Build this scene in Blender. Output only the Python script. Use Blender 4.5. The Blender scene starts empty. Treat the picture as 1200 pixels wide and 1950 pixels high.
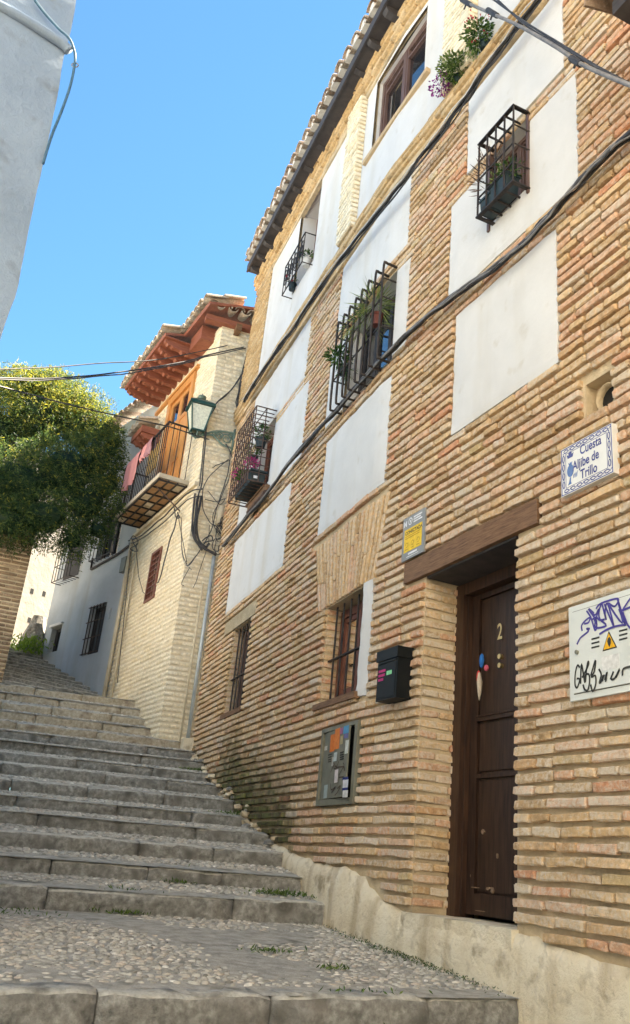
import bpy, math, random
import numpy as np
from mathutils import Vector, Matrix, noise as mnoise

RNG = random.Random(11)
sc = bpy.context.scene
COL = sc.collection
rad = math.radians

# ------------------------------------------------------------------ camera
F_PX, PITCH, ROLL = 1656.9, rad(22.229), rad(5.685)
def cam_axes():
    f = np.array([0, math.cos(PITCH), math.sin(PITCH)]); r = np.array([1., 0, 0]); u = np.cross(r, f)
    c, s = math.cos(ROLL), math.sin(ROLL)
    return c*r + s*u, -s*r + c*u, f
CR, CU, CF = cam_axes()
def ray(x, y):                         # direction through a photo pixel (1200 x 1950)
    return CF + CR*(x-600)/F_PX - CU*(y-975)/F_PX
def project(P):
    P = np.array(P, float); w = P @ CF
    return 600 + F_PX*(P@CR)/w, 975 - F_PX*(P@CU)/w
cam_data = bpy.data.cameras.new('camera'); cam = bpy.data.objects.new('camera', cam_data); COL.objects.link(cam)
cam_data.sensor_fit = 'VERTICAL'; cam_data.sensor_height = 36.0; cam_data.lens = F_PX/1950*36.0
cam_data.clip_start = 0.05; cam_data.clip_end = 5000
cam.matrix_world = Matrix(((CR[0], CU[0], -CF[0], 0), (CR[1], CU[1], -CF[1], 0), (CR[2], CU[2], -CF[2], 0), (0, 0, 0, 1)))
sc.camera = cam

# ------------------------------------------------------------------ sky, sun, exposure
SUN_AZ = np.array([0.765, 0.644]); SUN_EL = rad(55)
world = bpy.data.worlds.new('World'); sc.world = world; world.use_nodes = True
wn = world.node_tree.nodes; wl = world.node_tree.links
bg = wn['Background']; bg.inputs['Strength'].default_value = 0.041
sky = wn.new('ShaderNodeTexSky'); sky.sky_type = 'NISHITA'; sky.sun_disc = False
sky.sun_elevation = SUN_EL; sky.sun_rotation = math.atan2(SUN_AZ[0], SUN_AZ[1])
sky.altitude = 1200; sky.air_density = 1.0; sky.dust_density = 0.0; sky.ozone_density = 2.3
tintn = wn.new('ShaderNodeMix'); tintn.data_type = 'RGBA'; tintn.blend_type = 'MULTIPLY'; tintn.inputs['Factor'].default_value = 1.0
tintn.inputs['B'].default_value = (.68, 1.0, 1.03, 1)      # colour grade: one even tint multiplied over the whole sky
wl.new(sky.outputs['Color'], tintn.inputs['A']); wl.new(tintn.outputs['Result'], bg.inputs['Color'])
sun_d = bpy.data.lights.new('sun', 'SUN'); sun_d.energy = 5.0; sun_d.angle = rad(0.53); sun_d.color = (1, .88, .70)
sun = bpy.data.objects.new('sun', sun_d); COL.objects.link(sun)
sdir = Vector((SUN_AZ[0]*math.cos(SUN_EL), SUN_AZ[1]*math.cos(SUN_EL), math.sin(SUN_EL)))
sun.rotation_euler = sdir.to_track_quat('Z', 'Y').to_euler(); sun.location = (30, -10, 30)
sc.view_settings.view_transform = 'Standard'; sc.view_settings.look = 'None'
sc.view_settings.gamma = 1.0; sc.view_settings.use_curve_mapping = False
sc.view_settings.exposure = 3.02
try:
    sc.cycles.max_bounces = 10; sc.cycles.diffuse_bounces = 6
except Exception:
    pass

# ------------------------------------------------------------------ facade frames
class Frame:
    def __init__(s, o, yaw):
        Y = rad(yaw); s.o = np.array([o[0], o[1], 0.]); s.t = np.array([-math.sin(Y), math.cos(Y), 0]); s.n = np.array([-math.cos(Y), -math.sin(Y), 0])
    def __call__(s, a, z, d=0.):
        p = s.o + s.t*a + s.n*d; return (p[0], p[1], z)
    def px(s, x, y, d=0.):
        r = ray(x, y); k = ((s.o + s.n*d) @ s.n)/(r @ s.n); P = r*k
        return (P - s.o) @ s.t, P[2]
YR, YL, SB, DW = 23.048, 18.6, 5.9, 3.0
_yr = rad(YR); nR = np.array([-math.cos(_yr), -math.sin(_yr), 0])
FR = Frame(-nR*DW, YR)
_b = FR(SB, 0, 0); FL = Frame((_b[0] - 0, _b[1], 0), YL); FL.o = np.array([_b[0], _b[1], 0.]) - FL.t*SB
def sag(s, z):
    return z - .10*min(3.0, max(0., 7.3-s))*min(1., max(0., (z-6.2)/2))
def MF(s, z, d=0.):                    # main house: s runs up the street, z above the eye, d out of the wall
    z = sag(s, z)
    if s > 10.3 and z > 7: s -= .24*min(1.2, (s-10.3)/1.1)*min(1., (z-7)/1.7)
    return FR(s, z, d) if s <= SB else FL(s, z, d)
def MP(x, y, d=0.):                    # pixel -> (s, z) on the main facade
    s, z = FR.px(x, y, d)
    if s > SB: s, z = FL.px(x, y, d)
    return s, z
def atz(x, y, z):
    r = ray(x, y); return r*z/r[2]
def aty(x, y, Y):
    r = ray(x, y); return r*Y/r[1]
C2 = atz(300, 1403, 1.42)
H2 = Frame(C2, 27.0)
E2 = H2(2.95, 0, 0)
H3 = Frame(E2, 38.0)
_e = MF(11.45, 0, 0)
SIDE2 = math.degrees(math.atan2(_e[1]+.06-C2[1], _e[0]-C2[0]))

# ------------------------------------------------------------------ mesh builder
class MB:
    def __init__(s): s.v = []; s.f = []; s.c = []; s.m = []
    def quad(s, a, b, c, d, mi=0):
        i = len(s.v); s.v += [a, b, c, d]; s.f.append((i, i+1, i+2, i+3)); s.m.append(mi)
    def hexa(s, p, mi=0):              # p: 8 corners, (lo d: 00,10,11,01) (hi d: same)
        i = len(s.v); s.v += p
        for f in ((0, 3, 2, 1), (4, 5, 6, 7), (0, 1, 5, 4), (1, 2, 6, 5), (2, 3, 7, 6), (3, 0, 4, 7)):
            s.f.append(tuple(i+k for k in f)); s.m.append(mi)
    def fbox(s, fn, a0, a1, z0, z1, d0, d1, mi=0):
        s.hexa([fn(a0, z0, d0), fn(a1, z0, d0), fn(a1, z1, d0), fn(a0, z1, d0), fn(a0, z0, d1), fn(a1, z0, d1), fn(a1, z1, d1), fn(a0, z1, d1)], mi)
    def wbox(s, fn, a0, a1, z0, z1, d0, d1, j=.004, mi=0):   # box with jittered corners
        q = lambda: RNG.uniform(-j, j)
        s.hexa([fn(a+q(), z+q(), d+q()*.5) for d in (d0, d1) for a, z in ((a0, z0), (a1, z0), (a1, z1), (a0, z1))], mi)
    def tube(s, pts, r, n=6, cap=True, mi=0, closed=False):
        pts = [Vector(p) for p in pts]; N = len(pts); base = len(s.v)
        rr = r if hasattr(r, '__len__') else [r]*N
        prev = None
        for i, p in enumerate(pts):
            if closed: t = pts[(i+1) % N]-pts[i-1]
            else: t = pts[min(i+1, N-1)]-pts[max(i-1, 0)]
            if t.length < 1e-9: t = Vector((0, 0, 1))
            t.normalize()
            if prev is None:
                u = t.orthogonal().normalized()
            else:
                u = prev - t*prev.dot(t)
                u = u.normalized() if u.length > 1e-6 else t.orthogonal().normalized()
            prev = u; w = t.cross(u)
            for k in range(n):
                a = 2*math.pi*(k+.5)/n; s.v.append(tuple(p + (u*math.cos(a)+w*math.sin(a))*rr[i]))
        for i in range(N if closed else N-1):
            j = (i+1) % N
            for k in range(n):
                k2 = (k+1) % n
                s.f.append((base+i*n+k, base+i*n+k2, base+j*n+k2, base+j*n+k)); s.m.append(mi)
        if cap and not closed:
            s.f.append(tuple(base+k for k in reversed(range(n)))); s.m.append(mi)
            s.f.append(tuple(base+(N-1)*n+k for k in range(n))); s.m.append(mi)
    def bar(s, a, b, w, h=None, up=(0, 0, 1), mi=0):       # square bar
        a = Vector(a); b = Vector(b); t = (b-a).normalized(); up = Vector(up)
        if abs(t.dot(up)) > .95: up = Vector((1, 0, 0))
        x = t.cross(up).normalized()*w/2; y = x.cross(t).normalized()*(h or w)/2
        s.hexa([tuple(p) for p in (a-x-y, a+x-y, a+x+y, a-x+y, b-x-y, b+x-y, b+x+y, b-x+y)], mi)
    def poly(s, fn, pts, d0, d1, mi=0):                     # extruded polygon, pts = [(a,z)]
        n = len(pts); i = len(s.v)
        s.v += [fn(a, z, d1) for a, z in pts] + [fn(a, z, d0) for a, z in pts]
        s.f.append(tuple(range(i, i+n))); s.m.append(mi)
        s.f.append(tuple(range(i+2*n-1, i+n-1, -1))); s.m.append(mi)
        for k in range(n):
            k2 = (k+1) % n; s.f.append((i+k, i+n+k, i+n+k2, i+k2)); s.m.append(mi)
    def brick(s, fn, a0, a1, z0, z1, db, df, tint, j=.004, round_=.0042):
        L = a1-a0; H = z1-z0; i = len(s.v)
        ca = (0, min(.2, .010/L), RNG.uniform(.35, .65), 1-min(.2, .010/L), 1); cz = (0, .13, .87, 1)
        lean = RNG.uniform(-.004, .004); tilt = RNG.uniform(-.0035, .0035)
        q = lambda m=1.: RNG.uniform(-j, j)*m
        idx = {}
        for r, v in enumerate(cz):
            for c, u in enumerate(ca):
                edge = (c in (0, 4)) + (r in (0, 3))
                d = df - (round_ if edge == 1 else round_*2.0 if edge == 2 else 0) + q(.7) + lean*(v-.5)
                inset = .2 if edge == 2 else 0
                aa = a0+u*L + (inset*.02*(1 if c == 0 else -1) if edge == 2 else 0) + q(.6)
                zz = z0+v*H + (inset*.02*(1 if r == 0 else -1) if edge == 2 else 0) + q(.8) + tilt*(u-.5)*2
                idx[c, r] = len(s.v); s.v.append(fn(aa, zz, d)); s.c.append(tint)
        for r in range(3):
            for c in range(4):
                s.f.append((idx[c, r], idx[c+1, r], idx[c+1, r+1], idx[c, r+1])); s.m.append(0)
        ring = [(c, 0) for c in range(4)] + [(4, r) for r in range(3)] + [(c, 3) for c in (4, 3, 2, 1)] + [(0, r) for r in (3, 2, 1)]
        b = len(s.v)
        for c, r in ring:
            s.v.append(fn(a0+ca[c]*L, z0+cz[r]*H, db)); s.c.append(tint)
        n = len(ring)
        for k in range(n):
            k2 = (k+1) % n
            s.f.append((idx[ring[k]], b+k, b+k2, idx[ring[k2]])); s.m.append(0)
    def build(s, name, mats, parent=None, smooth=False, inv=None, kind=None, label=None):
        me = bpy.data.meshes.new(name); me.from_pydata(s.v, [], s.f)
        if not isinstance(mats, (list, tuple)): mats = [mats]
        for m in mats: me.materials.append(m)
        if len(mats) > 1: me.polygons.foreach_set('material_index', s.m)
        if s.c and len(s.c) == len(s.v):
            at = me.color_attributes.new('tint', 'FLOAT_COLOR', 'POINT')
            at.data.foreach_set('color', [x for c in s.c for x in (c[0], c[1], c[2], 1.0)])
        if smooth: me.polygons.foreach_set('use_smooth', [True]*len(me.polygons))
        me.update()
        o = bpy.data.objects.new(name, me); COL.objects.link(o)
        if parent is not None: adopt(o, parent)
        if kind: o['kind'] = kind
        if label: o['label'] = label
        return o
def adopt(o, parent):
    o.parent = parent
    o.matrix_parent_inverse = Matrix.Translation(-Vector(parent.location)) if parent.type == 'EMPTY' else Matrix.Identity(4)
def thing(name, label, cat, loc, group=None):
    o = bpy.data.objects.new(name, None); COL.objects.link(o); o.location = loc; o.empty_display_size = .1
    o['label'] = label; o['category'] = cat
    if group: o['group'] = group
    return o
def tag(o, label, cat, group=None):
    o['label'] = label; o['category'] = cat
    if group: o['group'] = group
    return o
def struct(o): o['kind'] = 'structure'; return o
def fnoise(x, y, z=0., sc_=1.): return mnoise.noise((x*sc_, y*sc_, z*sc_))

# ------------------------------------------------------------------ materials
MATS = {}
def pmat(name, cols, scale=6., detail=6., rough=.8, bump=.3, bscale=None, bdist=.01, metallic=0., spec=.4, stain=None, streak=None, tr=None, coat=0.):
    """cols: list of (pos, rgb) over a noise field in world space; stain=(rgb, scale, lo, hi, amount); streak the same with vertical stretch"""
    m = bpy.data.materials.new(name); m.use_nodes = True; nt = m.node_tree; N = nt.nodes; L = nt.links
    b = N['Principled BSDF']; b.inputs['Roughness'].default_value = rough; b.inputs['Metallic'].default_value = metallic
    b.inputs['Specular IOR Level'].default_value = spec; b.inputs['Coat Weight'].default_value = coat
    geo = N.new('ShaderNodeNewGeometry')
    nz = N.new('ShaderNodeTexNoise'); nz.inputs['Scale'].default_value = scale; nz.inputs['Detail'].default_value = detail; nz.inputs['Roughness'].default_value = .62
    L.new(geo.outputs['Position'], nz.inputs['Vector'])
    cr = N.new('ShaderNodeValToRGB'); L.new(nz.outputs['Fac'], cr.inputs['Fac'])
    els = cr.color_ramp.elements
    for k, (p, c) in enumerate(cols):
        e = els[k] if k < 2 else els.new(p)
        e.position = p; e.color = (*c, 1)
    out = cr.outputs['Color']
    for kind, st in (('stain', stain), ('streak', streak)):
        if not st: continue
        c, s2, lo, hi, amt = st
        mp = N.new('ShaderNodeMapping'); L.new(geo.outputs['Position'], mp.inputs['Vector'])
        if kind == 'streak': mp.inputs['Scale'].default_value = (1, 1, .12)
        n2 = N.new('ShaderNodeTexNoise'); n2.inputs['Scale'].default_value = s2; n2.inputs['Detail'].default_value = 5; L.new(mp.outputs['Vector'], n2.inputs['Vector'])
        mr = N.new('ShaderNodeMapRange'); mr.inputs['From Min'].default_value = lo; mr.inputs['From Max'].default_value = hi; mr.inputs['To Max'].default_value = amt; L.new(n2.outputs['Fac'], mr.inputs['Value'])
        mx = N.new('ShaderNodeMix'); mx.data_type = 'RGBA'; L.new(mr.outputs['Result'], mx.inputs['Factor']); L.new(out, mx.inputs['A']); mx.inputs['B'].default_value = (*c, 1)
        out = mx.outputs['Result']
    L.new(out, b.inputs['Base Color'])
    if bump:
        n3 = N.new('ShaderNodeTexNoise'); n3.inputs['Scale'].default_value = bscale or scale*4; n3.inputs['Detail'].default_value = 7; n3.inputs['Roughness'].default_value = .65
        L.new(geo.outputs['Position'], n3.inputs['Vector'])
        bp = N.new('ShaderNodeBump'); bp.inputs['Strength'].default_value = bump; bp.inputs['Distance'].default_value = bdist
        L.new(n3.outputs['Fac'], bp.inputs['Height']); L.new(bp.outputs['Normal'], b.inputs['Normal'])
    MATS[name] = m
    return m
def flat(name, c, rough=.6, metallic=0., spec=.4):
    m = bpy.data.materials.new(name); m.use_nodes = True; b = m.node_tree.nodes['Principled BSDF']
    N = m.node_tree.nodes; L = m.node_tree.links
    nz = N.new('ShaderNodeTexNoise'); nz.inputs['Scale'].default_value = 35; nz.inputs['Detail'].default_value = 4
    g = N.new('ShaderNodeNewGeometry'); L.new(g.outputs['Position'], nz.inputs['Vector'])
    cr = N.new('ShaderNodeValToRGB'); cr.color_ramp.elements[0].position = .3; cr.color_ramp.elements[1].position = .7
    cr.color_ramp.elements[0].color = (*[x*.8 for x in c], 1); cr.color_ramp.elements[1].color = (*[min(1, x*1.12) for x in c], 1)
    L.new(nz.outputs['Fac'], cr.inputs['Fac']); L.new(cr.outputs['Color'], b.inputs['Base Color'])
    b.inputs['Roughness'].default_value = rough; b.inputs['Metallic'].default_value = metallic; b.inputs['Specular IOR Level'].default_value = spec
    MATS[name] = m; return m
def brickmat(name, ramp, whiten, white=(.62, .54, .43), moss=True, bump=.55, wlo=.5):
    m = bpy.data.materials.new(name); m.use_nodes = True; nt = m.node_tree; N = nt.nodes; L = nt.links
    b = N['Principled BSDF']; b.inputs['Roughness'].default_value = .9; b.inputs['Specular IOR Level'].default_value = .2
    at = N.new('ShaderNodeAttribute'); at.attribute_name = 'tint'
    sp = N.new('ShaderNodeSeparateColor'); L.new(at.outputs['Color'], sp.inputs['Color'])
    geo = N.new('ShaderNodeNewGeometry')
    def noise(scale, detail=6, rough=.6):
        n = N.new('ShaderNodeTexNoise'); n.inputs['Scale'].default_value = scale; n.inputs['Detail'].default_value = detail; n.inputs['Roughness'].default_value = rough
        L.new(geo.outputs['Position'], n.inputs['Vector']); return n.outputs['Fac']
    cr = N.new('ShaderNodeValToRGB'); els = cr.color_ramp.elements
    for k, (p, c) in enumerate(ramp):
        e = els[k] if k < 2 else els.new(p)
        e.position = p; e.color = (*c, 1)
    L.new(sp.outputs['Red'], cr.inputs['Fac'])
    # grain: darker and lighter blotches within one brick
    mr = N.new('ShaderNodeMapRange'); mr.inputs['From Min'].default_value = .3; mr.inputs['From Max'].default_value = .72; mr.inputs['To Min'].default_value = .70; mr.inputs['To Max'].default_value = 1.25
    L.new(noise(26), mr.inputs['Value'])
    mu = N.new('ShaderNodeMix'); mu.data_type = 'RGBA'; mu.blend_type = 'MULTIPLY'; mu.inputs['Factor'].default_value = 1
    L.new(cr.outputs['Color'], mu.inputs['A']); L.new(mr.outputs['Result'], mu.inputs['B'])
    # lime smears
    ad = N.new('ShaderNodeMath'); ad.operation = 'MULTIPLY_ADD'; L.new(sp.outputs['Green'], ad.inputs[0]); ad.inputs[1].default_value = .22; L.new(noise(38, 7, .7), ad.inputs[2])
    m2 = N.new('ShaderNodeMapRange'); m2.inputs['From Min'].default_value = wlo+.14; m2.inputs['From Max'].default_value = wlo+.38; m2.inputs['To Max'].default_value = whiten; L.new(ad.outputs[0], m2.inputs['Value'])
    mx = N.new('ShaderNodeMix'); mx.data_type = 'RGBA'; L.new(m2.outputs['Result'], mx.inputs['Factor']); L.new(mu.outputs['Result'], mx.inputs['A']); mx.inputs['B'].default_value = (*white, 1)
    out = mx.outputs['Result']
    if moss:
        a2 = N.new('ShaderNodeMath'); a2.operation = 'MULTIPLY_ADD'; L.new(noise(9, 7, .7), a2.inputs[0]); a2.inputs[1].default_value = .9; L.new(sp.outputs['Blue'], a2.inputs[2])
        m3 = N.new('ShaderNodeMapRange'); m3.inputs['From Min'].default_value = .72; m3.inputs['From Max'].default_value = 1.1; m3.inputs['To Max'].default_value = .92; L.new(a2.outputs[0], m3.inputs['Value'])
        cm = N.new('ShaderNodeValToRGB'); cm.color_ramp.elements[0].color = (.018, .02, .012, 1); cm.color_ramp.elements[1].color = (.10, .115, .025, 1); cm.color_ramp.elements[0].position = .4; cm.color_ramp.elements[1].position = .62
        L.new(noise(14), cm.inputs['Fac'])
        my = N.new('ShaderNodeMix'); my.data_type = 'RGBA'; L.new(m3.outputs['Result'], my.inputs['Factor']); L.new(out, my.inputs['A']); L.new(cm.outputs['Color'], my.inputs['B'])
        out = my.outputs['Result']
    L.new(out, b.inputs['Base Color'])
    bp = N.new('ShaderNodeBump'); bp.inputs['Strength'].default_value = bump; bp.inputs['Distance'].default_value = .008
    L.new(noise(70, 8, .7), bp.inputs['Height']); L.new(bp.outputs['Normal'], b.inputs['Normal'])
    MATS[name] = m; return m
def woodmat(name, c1, c2, axis='z', rough=.55, scale=7, bump=.2, spec=.4):
    m = bpy.data.materials.new(name); m.use_nodes = True; nt = m.node_tree; N = nt.nodes; L = nt.links
    b = N['Principled BSDF']; b.inputs['Roughness'].default_value = rough; b.inputs['Specular IOR Level'].default_value = spec
    geo = N.new('ShaderNodeNewGeometry'); mp = N.new('ShaderNodeMapping'); L.new(geo.outputs['Position'], mp.inputs['Vector'])
    mp.inputs['Scale'].default_value = (6, 6, .5) if axis == 'z' else (1.2, 1.2, 12)
    nz = N.new('ShaderNodeTexNoise'); nz.inputs['Scale'].default_value = scale; nz.inputs['Detail'].default_value = 8; nz.inputs['Roughness'].default_value = .65; L.new(mp.outputs['Vector'], nz.inputs['Vector'])
    cr = N.new('ShaderNodeValToRGB'); cr.color_ramp.elements[0].position = .32; cr.color_ramp.elements[1].position = .7
    cr.color_ramp.elements[0].color = (*c1, 1); cr.color_ramp.elements[1].color = (*c2, 1); L.new(nz.outputs['Fac'], cr.inputs['Fac']); L.new(cr.outputs['Color'], b.inputs['Base Color'])
    bp = N.new('ShaderNodeBump'); bp.inputs['Strength'].default_value = bump; bp.inputs['Distance'].default_value = .004; L.new(nz.outputs['Fac'], bp.inputs['Height']); L.new(bp.outputs['Normal'], b.inputs['Normal'])
    MATS[name] = m; return m
def leafmat(name, ramp, trans=.35, rough=.5):
    m = bpy.data.materials.new(name); m.use_nodes = True; nt = m.node_tree; N = nt.nodes; L = nt.links
    b = N['Principled BSDF']; b.inputs['Roughness'].default_value = rough; b.inputs['Specular IOR Level'].default_value = .3
    at = N.new('ShaderNodeAttribute'); at.attribute_name = 'tint'; sp = N.new('ShaderNodeSeparateColor'); L.new(at.outputs['Color'], sp.inputs['Color'])
    cr = N.new('ShaderNodeValToRGB'); els = cr.color_ramp.elements
    for k, (p, c) in enumerate(ramp):
        e = els[k] if k < 2 else els.new(p)
        e.position = p; e.color = (*c, 1)
    L.new(sp.outputs['Red'], cr.inputs['Fac']); L.new(cr.outputs['Color'], b.inputs['Base Color'])
    tb = N.new('ShaderNodeBsdfTranslucent'); L.new(cr.outputs['Color'], tb.inputs['Color'])
    mx = N.new('ShaderNodeMixShader'); mx.inputs[0].default_value = trans; L.new(b.outputs[0], mx.inputs[1]); L.new(tb.outputs[0], mx.inputs[2])
    L.new(mx.outputs[0], N['Material Output'].inputs['Surface'])
    MATS[name] = m; return m
def glassmat(name, base=(.012, .014, .018), ior=1.75):
    m = bpy.data.materials.new(name); m.use_nodes = True; N = m.node_tree.nodes; L = m.node_tree.links
    b = N['Principled BSDF']; b.inputs['Base Color'].default_value = (*base, 1); b.inputs['Roughness'].default_value = .03; b.inputs['IOR'].default_value = ior
    b.inputs['Specular IOR Level'].default_value = .7
    g = N.new('ShaderNodeNewGeometry'); nz = N.new('ShaderNodeTexNoise'); nz.inputs['Scale'].default_value = 3; L.new(g.outputs['Position'], nz.inputs['Vector'])
    bp = N.new('ShaderNodeBump'); bp.inputs['Strength'].default_value = .06; bp.inputs['Distance'].default_value = .02; L.new(nz.outputs['Fac'], bp.inputs['Height']); L.new(bp.outputs['Normal'], b.inputs['Normal'])
    MATS[name] = m; return m

BRICK_RAMP = [(0., (.30, .20, .105)), (1., (.40, .285, .185)), (.18, (.40, .275, .15)), (.38, (.45, .32, .19)), (.55, (.37, .235, .125)), (.70, (.43, .275, .18)), (.62, (.41, .28, .19)), (.86, (.40, .235, .145)), (.93, (.40, .19, .105)), (.955, (.36, .27, .14)), (.10, (.33, .22, .12))]
BRICK_RAMP = [(p, tuple(min(.75, x*k_) for x, k_ in zip(c, (1.43, 1.42, 1.38)))) for p, c in BRICK_RAMP]
BRICK_RAMP.sort(key=lambda e: 0 if e[0] == 0. else (1 if e[0] == 1. else 2))
brick_m = brickmat('old_brick', BRICK_RAMP, .9, wlo=.37, bump=.9)
ochre_m = brickmat('ochre_brick', [(0., (.46, .31, .15)), (1., (.56, .42, .25)), (.5, (.52, .36, .18))], .5, moss=False)
cream_brick = brickmat('cream_painted_brick', [(0., (.74, .63, .43)), (1., (.82, .74, .57)), (.45, (.79, .69, .50))], .6, white=(.78, .72, .60), moss=False, bump=.4)
wallbrick = brickmat('brown_brick', [(0., (.22, .15, .09)), (1., (.34, .25, .16)), (.5, (.28, .19, .12))], .4, moss=False)
mortar = pmat('lime_mortar', [(.3, (.46, .36, .23)), (.7, (.64, .52, .35))], scale=9, rough=.95, bump=.7, bscale=60, bdist=.012, spec=.1, stain=((.16, .125, .08), 2.5, .52, .75, .6))
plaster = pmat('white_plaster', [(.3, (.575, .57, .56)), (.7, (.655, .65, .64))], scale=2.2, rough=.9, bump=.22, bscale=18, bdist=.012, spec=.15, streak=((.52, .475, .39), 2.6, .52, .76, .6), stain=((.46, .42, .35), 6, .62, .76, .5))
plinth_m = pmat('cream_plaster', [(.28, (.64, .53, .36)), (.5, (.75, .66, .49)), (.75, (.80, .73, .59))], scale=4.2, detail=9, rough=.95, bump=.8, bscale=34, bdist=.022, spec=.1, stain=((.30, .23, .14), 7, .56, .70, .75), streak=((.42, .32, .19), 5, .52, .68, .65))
sky_tint_wash = pmat('sky_tinted_whitewash', [(.3, (.24, .31, .41)), (.7, (.31, .39, .50))], scale=1.6, rough=.92, bump=.6, bscale=11, bdist=.03, spec=.12, stain=((.20, .235, .275), 5.5, .58, .70, .65), streak=((.25, .29, .34), 3, .56, .72, .5))  # blue of the skylight painted into the whitewash colour
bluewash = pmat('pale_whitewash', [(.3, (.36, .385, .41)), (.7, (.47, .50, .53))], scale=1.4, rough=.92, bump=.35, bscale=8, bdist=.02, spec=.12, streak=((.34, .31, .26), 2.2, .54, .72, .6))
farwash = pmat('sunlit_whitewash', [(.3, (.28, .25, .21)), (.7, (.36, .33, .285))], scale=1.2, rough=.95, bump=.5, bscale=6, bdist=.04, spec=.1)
kerb_m = pmat('worn_grey_stone', [(.28, (.135, .128, .113)), (.5, (.275, .262, .232)), (.74, (.50, .478, .43))], scale=24, detail=10, rough=.88, bump=.9, bscale=80, bdist=.016, spec=.2, stain=((.085, .075, .06), 6, .55, .7, .75), streak=((.17, .14, .11), 5, .58, .74, .45))
kerb_edge = pmat('pale_nosing_stone', [(.28, (.30, .28, .235)), (.5, (.47, .445, .38)), (.74, (.62, .59, .515))], scale=26, detail=10, rough=.85, bump=.8, bscale=80, bdist=.012, spec=.2, stain=((.12, .11, .09), 7, .56, .7, .7))  # paler than the riser, for the bevel and top faces of each kerb
kerb_warm = pmat('worn_tan_stone', [(.28, (.28, .225, .15)), (.5, (.45, .38, .275)), (.74, (.60, .53, .41))], scale=24, detail=10, rough=.88, bump=.9, bscale=80, bdist=.016, spec=.2, stain=((.15, .10, .07), 5, .56, .72, .6))
bed_m = pmat('street_mortar', [(.3, (.28, .262, .22)), (.55, (.44, .41, .35)), (.75, (.56, .53, .465))], scale=13, detail=9, rough=.92, bump=.9, bscale=48, bdist=.016, spec=.15, stain=((.06, .06, .04), 4.5, .58, .72, .7))
cobble_m = bpy.data.materials.new('river_cobble'); cobble_m.use_nodes = True
def _cob():
    N = cobble_m.node_tree.nodes; L = cobble_m.node_tree.links; b = N['Principled BSDF']; b.inputs['Roughness'].default_value = .72; b.inputs['Specular IOR Level'].default_value = .3
    at = N.new('ShaderNodeAttribute'); at.attribute_name = 'tint'; sp = N.new('ShaderNodeSeparateColor'); L.new(at.outputs['Color'], sp.inputs['Color'])
    cr = N.new('ShaderNodeValToRGB'); e = cr.color_ramp.elements; e[0].color = (.22, .205, .17, 1); e[1].color = (.72, .68, .60, 1)
    for p, c in ((.3, (.37, .345, .295)), (.6, (.51, .48, .41)), (.8, (.50, .42, .33))):
        k = e.new(p); k.color = (*c, 1)
    L.new(sp.outputs['Red'], cr.inputs['Fac'])
    g = N.new('ShaderNodeNewGeometry'); nz = N.new('ShaderNodeTexNoise'); nz.inputs['Scale'].default_value = 45; nz.inputs['Detail'].default_value = 6; L.new(g.outputs['Position'], nz.inputs['Vector'])
    mr = N.new('ShaderNodeMapRange'); mr.inputs['From Min'].default_value = .3; mr.inputs['From Max'].default_value = .7; mr.inputs['To Min'].default_value = .75; mr.inputs['To Max'].default_value = 1.2; L.new(nz.outputs['Fac'], mr.inputs['Value'])
    mu = N.new('ShaderNodeMix'); mu.data_type = 'RGBA'; mu.blend_type = 'MULTIPLY'; mu.inputs['Factor'].default_value = 1; L.new(cr.outputs['Color'], mu.inputs['A']); L.new(mr.outputs['Result'], mu.inputs['B'])
    L.new(mu.outputs['Result'], b.inputs['Base Color'])
    bp = N.new('ShaderNodeBump'); bp.inputs['Strength'].default_value = .4; bp.inputs['Distance'].default_value = .004; L.new(nz.outputs['Fac'], bp.inputs['Height']); L.new(bp.outputs['Normal'], b.inputs['Normal'])
_cob()
tile_m = brickmat('roof_tile_clay', [(0., (.30, .22, .16)), (1., (.46, .38, .29)), (.5, (.36, .25, .17)), (.25, (.24, .16, .11))], .8, white=(.55, .50, .42), moss=False, wlo=.42)
tilecream_m = brickmat('pale_roof_tile', [(0., (.42, .34, .25)), (1., (.62, .54, .42)), (.5, (.52, .43, .32))], .7, white=(.66, .60, .5), moss=False, wlo=.42)
limefill = pmat('lime_fill', [(.3, (.52, .49, .44)), (.7, (.68, .65, .6))], scale=14, bump=.5)
darkwood = woodmat('dark_eave_wood', (.030, .028, .032), (.065, .058, .058), axis='h', rough=.7)
doorwood = woodmat('dark_door_wood', (.011, .006, .0045), (.056, .028, .017), axis='z', rough=.5, spec=.35, bump=.35)
framewood = woodmat('door_frame_wood', (.020, .010, .007), (.075, .038, .022), axis='z', rough=.5)
beamwood = woodmat('lintel_wood', (.10, .052, .028), (.24, .135, .07), axis='h', rough=.75, bump=.6)
winwood = woodmat('red_brown_window_wood', (.10, .03, .018), (.22, .08, .045), axis='z', rough=.5)
brownwood = woodmat('brown_window_wood', (.075, .042, .035), (.17, .105, .085), axis='z', rough=.5)
orangewood = woodmat('orange_varnished_wood', (.46, .18, .045), (.70, .35, .11), axis='z', rough=.45)
rafterwood = woodmat('red_rafter_wood', (.19, .06, .036), (.32, .115, .068), axis='h', rough=.6)
ironm = pmat('black_iron', [(.35, (.020, .018, .018)), (.7, (.055, .042, .036))], scale=20, rough=.55, bump=.3, bscale=120, bdist=.002, metallic=.3)
rustiron = pmat('rusty_iron', [(.35, (.05, .032, .026)), (.7, (.13, .08, .06))], scale=22, rough=.75, bump=.3, bscale=90, bdist=.002)
cable_m = pmat('black_cable', [(.3, (.022, .022, .025)), (.7, (.07, .068, .07))], scale=12, rough=.6, bump=0)
greycable = pmat('grey_cable', [(.3, (.13, .125, .125)), (.7, (.26, .25, .24))], scale=12, rough=.6, bump=0)
whitecable = flat('white_cable', (.62, .62, .6))
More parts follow.
